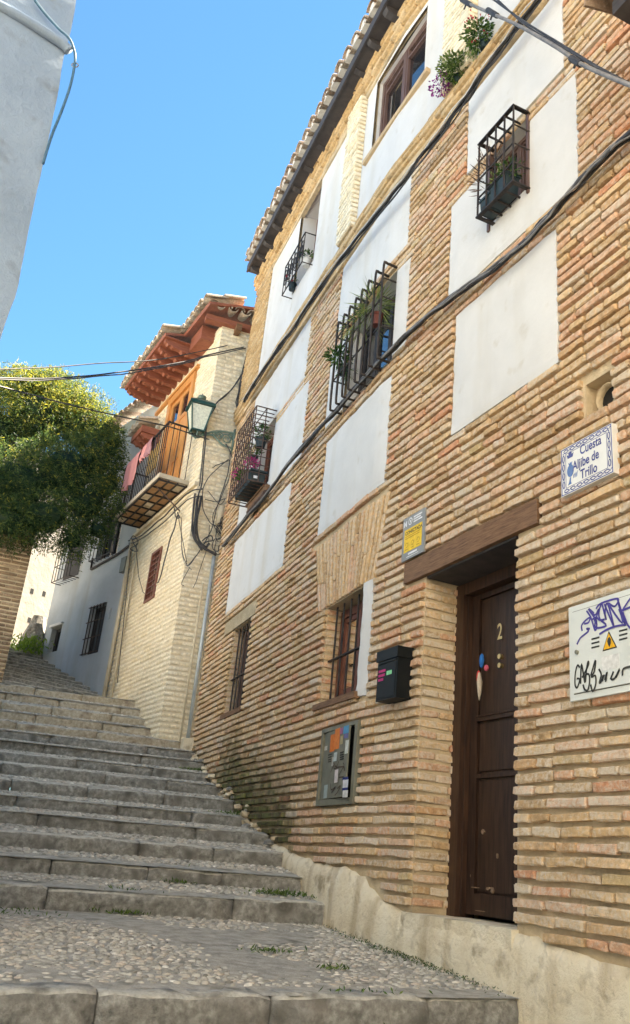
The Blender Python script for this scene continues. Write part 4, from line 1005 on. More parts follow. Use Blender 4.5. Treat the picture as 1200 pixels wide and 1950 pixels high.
for pts in ([(430, 1200), (500, 1060), (520, 1130), (600, 1100), (760, 1080), (740, 1010)], [(640, 1260), (760, 1090), (770, 1180)], [(460, 1620), (560, 1500), (450, 1560), (430, 1430)], [(600, 1540), (680, 1480), (620, 1600), (540, 1680)], [(640, 1310), (760, 1300)], [(510, 1010), (570, 1090), (640, 960)]):
    ribbon(m, dr, [tuple(p) for p in smooth_path([cp(*p) for p in pts], 4)], .009, .0016)
m.build('scrawl', scb, cdoor)

# ------------------------------------------------------------------ pots and flowers at the windows
pot_dark = flat('dark_plastic_pot', (.02, .035, .04), .5); pot_red = flat('red_clay_pot', (.14, .04, .03), .7); pot_white = flat('white_pot', (.62, .60, .56), .5)
green_m = leafmat('pot_leaves', [(0., (.018, .05, .012)), (1., (.14, .22, .05)), (.5, (.05, .11, .025))])
lime_m = leafmat('trailing_leaves', [(0., (.06, .10, .02)), (1., (.30, .36, .12)), (.5, (.16, .22, .06))])
dry_m = leafmat('dry_stems', [(0., (.05, .032, .024)), (1., (.14, .09, .07))], .1)
pink_m = leafmat('pink_petals', [(0., (.42, .03, .16)), (1., (.72, .14, .36))]); purple_m = leafmat('purple_petals', [(0., (.16, .012, .15)), (1., (.34, .05, .30))]); red_m = leafmat('red_petals', [(0., (.4, .02, .04)), (1., (.6, .08, .1))])
def potted(name, label, s, z, d, r, h, potmat, plants, square=None, group=None):
    t = thing(name, label, 'potted plant', MF(s, z, d), group)
    m = MB(); c = MF(s, z, d)
    if square:
        W, Dp = square
        m.hexa([MF(s-W*.46, z, d-Dp*.42), MF(s+W*.46, z, d-Dp*.42), MF(s+W*.5, z+h, d-Dp/2), MF(s-W*.5, z+h, d-Dp/2), MF(s-W*.46, z, d+Dp*.42), MF(s+W*.46, z, d+Dp*.42), MF(s+W*.5, z+h, d+Dp/2), MF(s-W*.5, z+h, d+Dp/2)])
        m.fbox(MF, s-W*.53, s+W*.53, z+h-.018, z+h+.002, d-Dp*.55, d+Dp*.55)
    else:
        n = 10
        for rr, hh in ((r*.72, 0), (r*.95, h*.82), (r*1.08, h*.82), (r*1.08, h), (r*.9, h), (r*.85, h*.9)):
            for k in range(n): m.v.append((c[0]+rr*math.cos(2*math.pi*k/n), c[1]+rr*math.sin(2*math.pi*k/n), c[2]+hh))
        for a in range(5):
            for k in range(n): m.f.append((a*n+k, a*n+(k+1) % n, (a+1)*n+(k+1) % n, (a+1)*n+k))
        m.f.append(tuple(range(n-1, -1, -1))); m.f.append(tuple(range(5*n, 6*n))); m.m = [0]*len(m.f)
    m.build('pot', potmat, t)
    for (nm, mat, N, ex, L, W, off, droop) in plants:
        q = MB(); O = MF(s+off[0], z+h+off[1], d+off[2])
        for k in range(N):
            v = Vector((RNG.gauss(0, 1), RNG.gauss(0, 1), RNG.gauss(0, 1))); v.normalize(); rr = RNG.random()**.45
            p = Vector(O)+Vector((v.x*ex[0], v.y*ex[0], v.z*ex[1]))*rr
            leaf(q, p, v+Vector((0, 0, droop)), L*RNG.uniform(.6, 1.2), W*RNG.uniform(.7, 1.2), (RNG.random(), RNG.random(), 0))
        q.build(nm, mat, t, kind='stuff')
    return t
potted('flower_pot', 'purple flowering trailing plant in a pot on the string course by the top window', 4.72, 6.37, .05, .05, .07, pot_dark, [('foliage', lime_m, 620, (.135, .125), .038, .019, (0, .09, .06), -.1), ('foliage', green_m, 380, (.12, .11), .036, .018, (-.04, .05, .03), -.2), ('flowers', purple_m, 170, (.10, .10), .028, .022, (.14, .0, .1), -.2)])
potted('flower_pot', 'pot of dark trailing leaves with red flowers at the top edge of the facade', 4.34, 6.38, .05, .05, .07, pot_dark, [('foliage', green_m, 420, (.11, .17), .040, .020, (.02, .12, .05), -.3), ('foliage', lime_m, 160, (.12, .18), .036, .018, (.06, .1, .06), -.3), ('flowers', red_m, 40, (.12, .16), .028, .022, (.0, .2, .08), 0)])
potted('planter', 'dark green square pot with yellow-green plant in the upper window cage', 4.02, 4.50, .075, .06, .17, pot_dark, [('foliage', lime_m, 90, (.07, .05), .05, .014, (.05, .06, 0), .3), ('foliage', green_m, 110, (.09, .06), .05, .016, (-.08, .04, 0), .1)], square=(.2, .12))
potted('planter', 'second dark pot with bare brown stems in the upper window cage', 4.17, 4.50, .075, .06, .13, pot_dark, [('stems', dry_m, 150, (.10, .24), .10, .008, (0, .2, .02), .5)], square=(.12, .12))
potted('flower_pot', 'red pot with long spider-plant leaves inside the bent-bar window grille', 5.92, 4.56, .065, .058, .12, pot_red, [('foliage', lime_m, 150, (.10, .06), .20, .010, (.02, .12, .02), .1), ('foliage', lime_m, 100, (.20, .08), .16, .009, (.22, .03, .03), -.3)])
potted('flower_pot', 'dark pot with bushy green plant at the lower end of the bent-bar grille', 6.66, 4.44, .075, .055, .10, pot_dark, [('foliage', green_m, 330, (.12, .08), .05, .018, (.0, .09, .06), .2), ('foliage', green_m, 90, (.08, .14), .07, .010, (-.06, -.06, .0), -.5)])
potted('planter', 'long black planter of pink geraniums in the rusty window cage', 9.60, 4.295, .13, .1, .15, pot_dark, [('foliage', green_m, 260, (.16, .09), .05, .026, (.0, .06, 0), .2), ('flowers', pink_m, 130, (.10, .06), .035, .028, (-.22, .15, .06), .1), ('flowers', pink_m, 120, (.09, .07), .035, .028, (.18, .14, .10), .1)], square=(.74, .2))
m = MB(); m.fbox(MF, 9.222, 9.2285, 4.33, 4.365, .14, .19); tag(m.build('price_label', wpr), 'small white label on the end of the pink geranium planter', 'label')
potted('flower_pot', 'hanging dark pot of green herbs at the near side of the rusty cage', 9.32, 4.80, .13, .075, .12, pot_dark, [('foliage', green_m, 260, (.11, .11), .05, .018, (0, .09, 0), .2)])
potted('flower_pot', 'smaller dark pot behind the hanging herbs in the rusty cage', 9.55, 4.66, .15, .065, .11, pot_dark, [('foliage', green_m, 180, (.10, .08), .05, .018, (0, .07, 0), .2)])
potted('flower_pot', 'small white pot of green leaves behind the scrolled top-floor railing', 8.45, 7.0, .06, .06, .11, pot_white, [('foliage', green_m, 120, (.07, .07), .05, .018, (0, .05, 0), .2)])
potted('flower_pot', 'small pot with red flower at the far end of the scrolled railing', 9.0, 7.0, .06, .055, .10, pot_dark, [('foliage', green_m, 50, (.06, .05), .05, .018, (0, .04, 0), .2), ('flowers', red_m, 24, (.05, .05), .035, .026, (0, .08, .05), .1)])

# ================================================================== cream house with the balcony
h2 = thing('cream_house', 'cream painted brick house with wooden balcony door and red carved eaves', 'house', H2(1.5, 1.4, -1))
_sd = np.array([_e[0]-C2[0], _e[1]+.10-C2[1], 0]); SW = float(np.linalg.norm(_sd)); _sd /= SW; _sn = np.array([_sd[1], -_sd[0], 0])
def S2(u, z, d=0.):
    p = np.array([C2[0], C2[1], 0]) + _sd*u + _sn*d; return (p[0], p[1], z)
T1, HZ, HZB = 2.95, 7.78, 7.93
LAT = (1.2, 1.68, 3.60, 4.44); BD = (1.02, 2.12, 5.28, 7.40)
m = MB(); MD2 = -.010
for a0, a1, z0, z1 in cells((0, T1, .6, HZ), [LAT, BD], (.8,)):
    m.quad(H2(a1, z0, MD2), H2(a0, z0, MD2), H2(a0, z1, MD2), H2(a1, z1, MD2))
m.quad(H2(.8, HZ, MD2), H2(0, HZ, MD2), H2(0, HZB, MD2), H2(.8, HZB, MD2)); m.quad(H2(.8, HZ, MD2), H2(.8, HZB, MD2), H2(.8, HZB, -3), H2(.8, HZ, -3))
m.quad(S2(0.014, .6, MD2), S2(SW+.3, .6, MD2), S2(SW+.3, HZB, MD2), S2(0.014, HZB, MD2))
for a0, a1, z0, z1 in (LAT, BD):
    m.quad(H2(a1, z0, MD2), H2(a1, z1, MD2), H2(a1, z1, -.25), H2(a1, z0, -.25)); m.quad(H2(a0, z1, MD2), H2(a0, z0, MD2), H2(a0, z0, -.25), H2(a0, z1, -.25))
    m.quad(H2(a0, z1, MD2), H2(a0, z1, -.25), H2(a1, z1, -.25), H2(a1, z1, MD2)); m.quad(H2(a0, z0, -.25), H2(a0, z0, MD2), H2(a1, z0, MD2), H2(a1, z0, -.25))
m.quad(H2(T1, .6, MD2), H2(T1, HZ, MD2), H2(T1, HZ, -3), H2(T1, .6, -3))
cream_mortar = pmat('cream_mortar', [(.3, (.60, .50, .34)), (.7, (.74, .65, .49))], scale=7, bump=.5, bscale=45, stain=((.40, .30, .18), 3, .56, .75, .6))
wall2 = m.build('wall', cream_mortar, h2)
m = MB(); m.fbox(H2, .05, T1-.01, .6, HZ-.01, -3, -.3); m.build('dark_body', shade_black, h2)
f = MB(); z = 1.3; k = 0
while z < HZB-.03:
    for fn, a0, a1, ramp in ((H2, 0., T1, 0), (S2, 0., SW+.03, 1)):
        if fn is H2 and (z > HZ-.04): a1 = .8
        if fn is H2 and z < 1.2+.0: continue
        c = a0; first = True
        while c < a1-.03:
            L = (.28 if (k % 2) else .14) if first else RNG.choice((.28, .29, .14, .27)); first = False
            L = L if a1-c-L > .08 else a1-c
            mid = c+L/2
            if not (fn is H2 and any(o[0]-.01 < mid < o[1]+.01 and o[2]-.01 < z < o[3]+.02 for o in (LAT, (BD[0]-.12, BD[1]+.12, BD[2], 7.62)))) and not (5.06 < z < 5.2 and fn is H2):
                f.brick(fn, c+.004, c+L-.004, z-.024, z+.022, -.03, RNG.uniform(-.003, .004)*(1.2 if z < 3.6 else .5) - .004, (RNG.random()*(.6 if z < 2 else 1), RNG.random(), 0), j=.003)
            c += L
    z += .07; k += 1
f.build('brick_field', cream_brick, wall2, smooth=True, kind='stuff')
m = MB(); m.wbox(H2, 0.0, T1, 5.07, 5.125, -.03, .04, .003); m.build('moulding', cream_mortar, h2)
m = MB(); m.fbox(H2, .82, T1, 7.50, 7.56, -.03, .045); m.build('wood_frieze', orangewood, h2)
# lattice window
m = MB(); a0, a1, z0, z1 = LAT; e = .045
m.fbox(H2, a0, a0+e, z0, z1, -.05, .012); m.fbox(H2, a1-e, a1, z0, z1, -.05, .012); m.fbox(H2, a0+e, a1-e, z1-e, z1, -.05, .010); m.fbox(H2, a0+e, a1-e, z0, z0+e, -.05, .010)
lat = m.build('window', winwood, h2)
for k in range(1, 5): m = MB(); a = a0+e+(a1-a0-2*e)*k/5; m.fbox(H2, a-.008, a+.008, z0+e, z1-e, -.016, -.006); m.build('lattice_slat', winwood, lat)
for k in range(1, 8): m = MB(); z = z0+e+(z1-z0-2*e)*k/8; m.fbox(H2, a0+e, a1-e, z-.009, z+.009, -.006, .004); m.build('lattice_slat', winwood, lat)
# balcony door
a0, a1, z0, z1 = BD; m = MB()
m.fbox(H2, a0-.09, a0+.05, z0, z1+.09, -.06, .03); m.fbox(H2, a1-.05, a1+.09, z0, z1+.09, -.06, .03); m.fbox(H2, a0+.05, a1-.05, z1-.05, z1+.09, -.06, .028)
bd = m.build('balcony_door', orangewood, h2)
mid = (a0+a1)/2
for p0, p1 in ((a0+.055, mid-.004), (mid+.004, a1-.055)):
    m = MB(); m.fbox(H2, p0, p0+.07, z0, z1-.055, -.05, -.01); m.fbox(H2, p1-.07, p1, z0, z1-.055, -.05, -.01)
    for zz0, zz1 in ((z0, z0+.16), (z0+.72, z0+.84), (z1-.6, z1-.52), (z1-.14, z1-.055)): m.fbox(H2, p0+.07, p1-.07, zz0, zz1, -.05, -.012)
    lf = m.build('door_leaf', orangewood, bd)
    m = MB(); m.fbox(H2, p0+.07, p1-.07, z0+.16, z0+.72, -.045, -.025); m.fbox(H2, p0+.07, p1-.07, z0+.84, z1-.6, -.045, -.025); m.build('panel', orangewood, lf)
    m = MB(); m.fbox(H2, p0+.07, p1-.07, z1-.52, z1-.14, -.04, -.03); m.build('pane', glass, lf)
# balcony
SBm = pmat('balcony_slab_plaster', [(.3, (.46, .38, .27)), (.7, (.58, .50, .38))], scale=8, bump=.3)
BT0, BT1, BDp = .42, 2.72, .47
m = MB(); m.wbox(H2, BT0, BT1, 5.215, 5.285, 0.0, BDp, .004); balc = m.build('balcony', SBm, h2)
for i in range(7):
    for j in range(3):
        m = MB(); w_ = (BT1-BT0-.06)/7; q_ = (BDp-.04)/3
        m.fbox(H2, BT0+.03+w_*i+.012, BT0+.03+w_*(i+1)-.012, 5.195, 5.214, .02+q_*j+.01, .02+q_*(j+1)-.01); m.build('soffit_tile', tilecream_m if False else MATS['orange_varnished_wood'] if False else plinth_m if (i+j) % 4 == 0 else MATS.get('terracotta') or pmat('terracotta', [(.3, (.36, .20, .09)), (.7, (.50, .30, .14))], scale=12, bump=.2), balc)
for i in range(8):
    m = MB(); a = BT0+.03+(BT1-BT0-.06)*i/7; m.fbox(H2, a-.012, a+.012, 5.172, 5.194, .0, BDp); m.build('iron_bearer', ironm, balc)
for j in range(4):
    m = MB(); d = .02+(BDp-.04)*j/3; m.fbox(H2, BT0, BT1, 5.178, 5.20, d-.011, d+.011); m.build('iron_bearer', ironm, balc)
m = MB(); m.fbox(H2, BT0, BT1, 6.15, 6.172, BDp-.035, BDp-.005); rl = m.build('railing', ironm, balc)
m = MB(); m.fbox(H2, BT0+.005, BT0+.03, 6.148, 6.17, 0, BDp-.036); m.build('hand_rail', ironm, rl)
m = MB(); m.fbox(H2, BT1-.03, BT1-.005, 6.148, 6.17, 0, BDp-.036); m.build('hand_rail', ironm, rl)
for k in range(23):
    a = BT0+.02+(BT1-BT0-.04)*k/22; m = MB(); m.tube([H2(a, 5.285, BDp-.02), H2(a, 5.7, BDp-.02), H2(a, 5.72, BDp-.02), H2(a, 5.74, BDp-.02), H2(a, 6.15, BDp-.02)], [.0075, .0075, .013, .0075, .0075], 6); m.build('baluster', ironm, rl)
for a in (BT0+.02, BT1-.02):
    for k in range(4): m = MB(); d = .06+.1*k; m.tube([H2(a, 5.285, d), H2(a, 6.15, d)], .0075, 5); m.build('baluster', ironm, rl)
m = MB(); m.tube([H2(.75, 5.21, .42), H2(.62, 4.85, .0)], .012, 6); m.build('brace', rustiron, balc)
# washing on the rail
pinkc = pmat('pink_cloth', [(.3, (.56, .22, .20)), (.7, (.66, .30, .28))], scale=4, rough=.95, bump=.3, bscale=60)
def cloth(nm, label, a0, a1, zb, mat, dback=.12, seed=0):
    m = MB(); NA, NZ = 12, 14
    for i in range(NA+1):
        a = a0+(a1-a0)*i/NA
        for j in range(NZ+1):
            v = j/NZ; wv = (.024*math.sin(i*1.25+seed+v*.8)+.012*math.sin(i*2.9+seed))*v+.012*fnoise(a*6, v*4, seed)
            zz = 6.18-(6.18-zb)*v + .02*fnoise(a*3, seed, 1)*v; m.v.append(H2(a+.012*math.sin(v*5+seed), zz, BDp+.008+.02*math.sin(math.pi*min(1, v*3)/2)+wv))
    for i in range(NA):
        for j in range(NZ): q = i*(NZ+1)+j; m.f.append((q, q+1, q+NZ+2, q+NZ+1)); m.m.append(0)
    base = len(m.v); rows = [(6.183, BDp-.02), (6.17, BDp-.045), (6.0, BDp-.06)]
    for i in range(NA+1):
        a = a0+(a1-a0)*i/NA
        for z, d in rows: m.v.append(H2(a, z, d))
    for i in range(NA):
        q = base+i*3; m.f.append((i*(NZ+1), (i+1)*(NZ+1), q+3, q)); m.m.append(0)
        for j in range(2): m.f.append((q+j, q+3+j, q+4+j, q+1+j)); m.m.append(0)
    return tag(m.build(nm, mat, smooth=True), label, 'laundry', 'washing on the balcony rail')
cloth('towel', 'large pink towel hung over the balcony rail', 1.72, 2.42, 5.60, pinkc)
cloth('garment', 'short pink garment hung on the balcony rail beside the towel', 1.38, 1.62, 5.90, pinkc, seed=3)
cloth('garment', 'small mauve garment hung on the rail nearest the balcony door', 1.12, 1.30, 5.86, pmat('mauve_cloth', [(.3, (.34, .16, .17)), (.7, (.46, .26, .26))], scale=4, rough=.95, bump=.3), seed=5)
# eaves with carved rafters
m = MB(); m.hexa([H2(.80, 7.865, .66), H2(T1+.05, 7.865, .66), H2(T1+.05, 8.9, -2.6), H2(.80, 8.9, -2.6), H2(.80, 7.90, .68), H2(T1+.05, 7.90, .68), H2(T1+.05, 8.95, -2.6), H2(.80, 8.95, -2.6)]); roof2 = m.build('roof', rafterwood, h2)
def rafter(fn, a, zt, dl, par, w_=.05, h_=.15, mat=rafterwood):
    p = [(-.02, zt-h_), (-.02, zt), (dl, zt), (dl, zt-.05), (dl-.04, zt-.07), (dl-.06, zt-.10), (dl-.11, zt-.085), (dl-.14, zt-.11), (dl*.55, zt-h_*.82), (dl*.5, zt-h_*1.06), (dl*.42, zt-h_*.86), (dl*.36, zt-h_*1.08), (dl*.28, zt-h_*.95)]
    m = MB(); n = len(p)
    for da in (-w_, w_): m.v += [fn(a+da, z, d) for d, z in p]
    m.f.append(tuple(range(n))); m.f.append(tuple(range(2*n-1, n-1, -1)))
    for q in range(n): m.f.append((q, n+q, n+(q+1) % n, (q+1) % n))
    m.m = [0]*len(m.f); return m.build('rafter', mat, par)
for k in range(8): rafter(H2, .92+.285*k, 7.845, .63, roof2)
m = MB(); m.fbox(H2, .80, T1+.05, 7.846, 7.864, .0, .665); m.build('soffit_board', rafterwood, roof2)
m = MB(); m.fbox(H2, .80, T1, 7.57, 7.845, -.05, -.008); m.build('eave_infill', cream_mortar, roof2)
def tiles(fn, a0, a1, z, d, par, mat, rows=1, pitch=.20, r=.078, slope=.30):
    a = a0
    while a < a1:
        for rr in range(rows):
            zz = z+rr*.3*slope+.02*rr; dd = d-rr*.3
            m = MB(); barrel(m, fn, a, zz+RNG.uniform(-.008, .008), dd+RNG.uniform(-.015, .015), r, .36, slope, 1, (RNG.random(), RNG.random(), 0)); m.build('cover_tile', mat, par)
            m = MB(); barrel(m, fn, a+pitch/2, zz+.02, dd-.02, r*.92, .36, slope, -1, (RNG.random(), RNG.random(), 0)); m.build('channel_tile', mat, par)
        a += pitch
tiles(H2, .82, T1+.1, 7.97, .74, roof2, tilecream_m, rows=2)
# raised corner roof
m = MB(); m.hexa([H2(-.30, 7.97, .34), H2(.84, 7.97, .34), H2(.84, 8.52, -1.6), H2(-.30, 8.52, -1.6), H2(-.30, 8.01, .36), H2(.84, 8.01, .36), H2(.84, 8.56, -1.6), H2(-.30, 8.56, -1.6)]); roofc = m.build('corner_roof', rafterwood, h2)
m = MB(); m.fbox(H2, .30, .82, 7.72, 7.965, -.02, .22); m.build('carved_bracket', rafterwood, roofc)
m = MB(); m.wbox(S2, -.28, SW+.25, 7.87, 7.955, -.05, .10, .006); m.build('eave_beam', rafterwood, roofc)
m = MB(); m.wbox(S2, .20, .29, 7.76, 7.868, -.02, .19, .006); m.build('corbel', beamwood, roofc)
tiles(H2, -.25, .9, 8.08, .44, roofc, tilecream_m, rows=2)
tiles(S2, -.22, SW+.3, 8.04, .30, roofc, tile_m, rows=1, pitch=.21)
# lower tiled eave past the balcony
t_, z_ = H2.px(272, 815, .2)
m = MB(); m.fbox(H2, 2.42, 3.05, 6.86, 6.98, .0, .36); roofl = m.build('lower_eave', rafterwood, h2)
for k in range(3): rafter(H2, 2.5+.2*k, 6.86, .34, roofl, .04, .11)
m = MB(); m.fbox(H2, 2.38, 2.94, 6.25, 6.74, -.02, .02); m.build('ochre_render', pmat('ochre_render', [(.3, (.56, .34, .08)), (.7, (.66, .45, .16))], scale=6, bump=.2), roofl)
tiles(H2, 2.42, 3.1, 7.06, .44, roofl, tilecream_m, rows=1)
# pipes
m = MB(); p = [H2(2.86, 2.2, .05), H2(2.86, 5.0, .05)]; m.tube(p, .035, 8); m.build('downpipe', creampipe, h2, smooth=True)
m = MB(); p = [H2(2.50, 2.0, .03), H2(2.50, 4.9, .03)]; m.tube(p, .018, 8); m.build('downpipe', creampipe, h2, smooth=True)
m = MB(); m.tube([S2(.30, 1.40, .03), S2(.30, 3.6, .03)], .012, 6); m.build('conduit', creampipe, h2, smooth=True)
m = MB(); m.tube([MF(11.50, 1.42, .05), MF(11.50, 4.02, .05)], .026, 8); tag(m.build('downpipe', galv, None, smooth=True), 'galvanised pipe in the corner between the cream and brick houses', 'pipe')
m = MB(); m.wbox(MF, 11.33, 11.52, 1.2, 1.43, .0, .14, .01); m.build('pipe_footing', plinth_m, wall)

# ================================================================== white house further up
h3 = thing('white_house', 'shaded pale white house with barred windows beyond the cream house', 'house', H3(1.5, 2.3, -1))
TW = 3.15; W3 = [(.60, 1.22, 3.10, 4.0), (2.36, 2.82, 3.34, 3.84), (.60, 1.44, 4.92, 6.0), (.36, .44, 3.66, 3.86)]
m = MB()
for a0, a1, z0, z1 in cells((-.6, TW, 1.2, 7.8), W3): m.quad(H3(a1, z0, 0), H3(a0, z0, 0), H3(a0, z1, 0), H3(a1, z1, 0))
for a0, a1, z0, z1 in W3:
    m.quad(H3(a1, z0, 0), H3(a1, z1, 0), H3(a1, z1, -.3), H3(a1, z0, -.3)); m.quad(H3(a0, z1, 0), H3(a0, z0, 0), H3(a0, z0, -.3), H3(a0, z1, -.3)); m.quad(H3(a0, z1, 0), H3(a0, z1, -.3), H3(a1, z1, -.3), H3(a1, z1, 0)); m.quad(H3(a0, z0, -.3), H3(a0, z0, 0), H3(a1, z0, 0), H3(a1, z0, -.3))
m.quad(H3(TW, 1.2, 0), H3(TW, 7.8, 0), H3(TW, 7.8, -1.8), H3(TW, 1.2, -1.8)); m.quad(H3(-.6, 7.8, 0), H3(TW, 7.8, 0), H3(TW, 7.8, -1.8), H3(-.6, 7.8, -1.8))
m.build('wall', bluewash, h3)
m = MB(); m.fbox(H3, -.5, TW-.02, 1.2, 7.7, -1.79, -.31); m.build('dark_body', shade_black, h3)
for i, (a0, a1, z0, z1) in enumerate(W3[:3]):
    fr = window('window', (a0, a1, z0, z1), -.10, darkwood, .04, 1, fn=H3, parent=h3)
    if i == 0:
        for k in range(5): m = MB(); a = a0+(a1-a0)*(k+.5)/5; m.tube([H3(a, z0, .03), H3(a, z1, .03)], .010, 5); m.build('bar', ironm, fr)
        for z in (z0+.02, z0+.3, z0+.6, z1-.02): m = MB(); m.tube([H3(a0-.02, z, .03), H3(a1+.02, z, .03)], .010, 5); m.build('cross_bar', rustiron, fr)
    if i == 1:
        m = MB(); m.wbox(H3, a0-.04, a1+.04, z1, z1+.05, -.1, .05, .004); m.build('head_trim', plaster, fr)
def cage(par, a0, a1, z0, z1, D, nb=6, nz=4):
    gm = MB()
    for z in (z0, z1): gm.tube([H3(a0, z, 0), H3(a0, z, D), H3(a1, z, D), H3(a1, z, 0)], .010, 5)
    g_ = gm.build('grille', ironm, par)
    for k in range(nb+1): m = MB(); a = a0+(a1-a0)*k/nb; m.tube([H3(a, z0, 0), H3(a, z0, D), H3(a, z1, D)], .008, 5); m.build('bar', ironm, g_)
    for k in range(1, nz): m = MB(); z = z0+(z1-z0)*k/nz; m.tube([H3(a0, z, 0), H3(a0, z, D), H3(a1, z, D), H3(a1, z, 0)], .008, 5); m.build('cross_bar', ironm, g_)
cage(h3, .58, 1.46, 4.90, 6.05, .12); cage(h3, 2.05, 2.85, 4.72, 6.0, .2)
m = MB(); m.fbox(H3, 2.1, 2.8, 4.8, 5.95, -.02, .004); m.build('window', darkwood, h3)
m = MB(); m.tube([H3(.05, 4.95, .03), H3(.5, 4.86, .03), H3(1.5, 4.78, .03), H3(1.52, 5.0, .03)], .022, 6); m.build('conduit', darkwood, h3)
m = MB(); m.wbox(H3, .02, .2, 4.45, 4.72, 0, .08, .004); m.build('junction_box', graymetal, h3)
tiles(H3, -.1, 2.2, 7.86, .25, h3, tile_m, rows=1)
# stone buttress and weeds at the turn of the stairs
P = H3(3.35, 0, .1)
m = MB()
for i in range(7):
    for j in range(9):
        t = 2*math.pi*j/9; r = (.42-.045*i)*(1+.25*fnoise(i*.9, j*1.3, 3)); m.v.append((P[0]+r*math.cos(t)*.9, P[1]+r*math.sin(t), 3.1+.17*i))
for i in range(6):
    for j in range(9): m.f.append((i*9+j, i*9+(j+1) % 9, (i+1)*9+(j+1) % 9, (i+1)*9+j)); m.m.append(0)
m.f.append(tuple(54+j for j in range(9))); m.m.append(0)
tag(m.build('stone_buttress', kerb_m, smooth=False), 'rough grey stone buttress at the top of the far stairs', 'stone')
t = thing('weed', 'bright green weed at the foot of the stone buttress', 'plant', H3(3.0, 3.25, .35)); q = MB()
for k in range(420):
    p = H3(2.95+RNG.gauss(0, .22), upz(2.95)+RNG.uniform(0, .28), .35+RNG.gauss(0, .16)); leaf(q, p, (RNG.gauss(0, 1), RNG.gauss(0, 1), 1.2), .10, .03, (RNG.random(), 0, 0))
q.build('foliage', leafmat('bright_weed', [(0., (.10, .20, .02)), (1., (.30, .42, .06))], .4), t)
# far sunlit wall
m = MB(); c0 = aty(-160, 1120, 17.0); c1 = aty(240, 1120, 22.0)
m.hexa([(c0[0], c0[1], 2), (c1[0], c1[1], 2), (c1[0]+.2, c1[1]+3, 2), (c0[0]+.2, c0[1]+3, 2), (c0[0], c0[1], 8.6), (c1[0], c1[1], 8.6), (c1[0]+.2, c1[1]+3, 8.6), (c0[0]+.2, c0[1]+3, 8.6)])
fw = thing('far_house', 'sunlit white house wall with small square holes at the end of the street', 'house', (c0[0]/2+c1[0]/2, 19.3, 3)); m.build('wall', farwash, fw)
for x, y in ((61, 1126), (84, 1131), (56, 1181)):
    p = aty(x, y, 19.0); p[2] = p[2]; dirx = (c1-c0)/np.linalg.norm(c1-c0)
    nn_ = np.array([dirx[1], -dirx[0], 0.]); nn_ /= np.linalg.norm(nn_); p = p*((c0@nn_)/(p@nn_))
    m = MB(); e = .045
    def fw_(a, z, d): return (p[0]+dirx[0]*a+dirx[1]*d, p[1]+dirx[1]*a-dirx[0]*d, p[2]+z)
    m.fbox(fw_, -e, e, -e*1.3, e*1.3, -.05, .006); m.build('putlog_hole', shade_black, fw)

# ================================================================== left: brick garden house with the big climber
BC = atz(6, 1288, 2.2)
lw = thing('brick_corner_wall', 'brown brick wall corner under the big climber on the left', 'wall', (BC[0], BC[1], 1.6))
# corner C: one face looks down the street to the camera, the other onto the stairs
dA = np.array([-.93, -.36, 0.]); dA /= np.linalg.norm(dA); nA = np.array([dA[1], -dA[0], 0.]);
if nA[1] > 0: nA = -nA
dB = np.array([-.50, .866, 0.]); nB = np.array([.866, .50, 0.])
BCR = np.array([BC[0], BC[1], 0.])
def LA(a, z, d=0.): p = BCR+dA*a+nA*d; return (p[0], p[1], z)
def LBf(a, z, d=0.): p = BCR+dB*a+nB*d; return (p[0], p[1], z)
LZ = 4.62
m = MB(); pts = [LA(0, 0, -.012), LA(3.2, 0, -.012), tuple(BCR+dA*3.2+dB*2.6), LBf(2.6, 0, -.012)]
lo = [(p[0], p[1], .2) for p in pts]; hi = [(p[0], p[1], LZ) for p in pts]; m.hexa([lo[0], lo[1], lo[2], lo[3], hi[0], hi[1], hi[2], hi[3]]); lwall = m.build('core', mortar, lw)
f = MB(); z = 1.5; k = 0
while z < LZ:
    for fn, a1 in ((LA, 1.6), (LBf, 1.6)):
        c = 0; first = True
        while c < a1-.03:
            L = (.26 if k % 2 else .13) if first else .27; first = False; L = L if a1-c-L > .08 else a1-c
            f.brick(fn, c+.004, c+L-.004, z-.022, z+.02, -.03, RNG.uniform(-.003, .004), (RNG.random(), RNG.random()*.7, 0)); c += L
    z += .066; k += 1
f.build('brick_field', wallbrick, lwall, smooth=True, kind='stuff')

# climber: many small leaves through an uneven volume
cl = thing('climbing_shrub', 'huge dark green climbing shrub spilling over the brick corner wall, sunlit on top', 'tree', (BC[0]-.3, BC[1]+.2, 2.2))
LUMPS = [  # pixel centre, depth, radii (m)
    (70, 800, 14.6, 1.05, .95), (150, 815, 14.6, .68, .68), (-20, 830, 14.4, 1.0, 1.05), (120, 900, 13.6, .84, .78), (30, 930, 13.0, .88, .78), (182, 880, 14.2, .50, .66), (-60, 950, 12.9, .95, .85), (85, 985, 12.7, .64, .46), (165, 960, 13.3, .52, .52), (10, 995, 12.5, .62, .36), (206, 925, 14.0, .28, .44), (30, 740, 14.8, .6, .42), (105, 752, 14.8, .62, .42), (160, 785, 14.7, .42, .36), (60, 738, 14.8, .6, .36), (135, 775, 14.7, .5, .44), (190, 820, 14.5, .42, .40), (95, 728, 14.8, .36, .26), (214, 850, 14.4, .22, .42), (185, 1010, 13.2, .26, .23), (140, 1030, 12.9, .24, .24)]
leaves = MB()
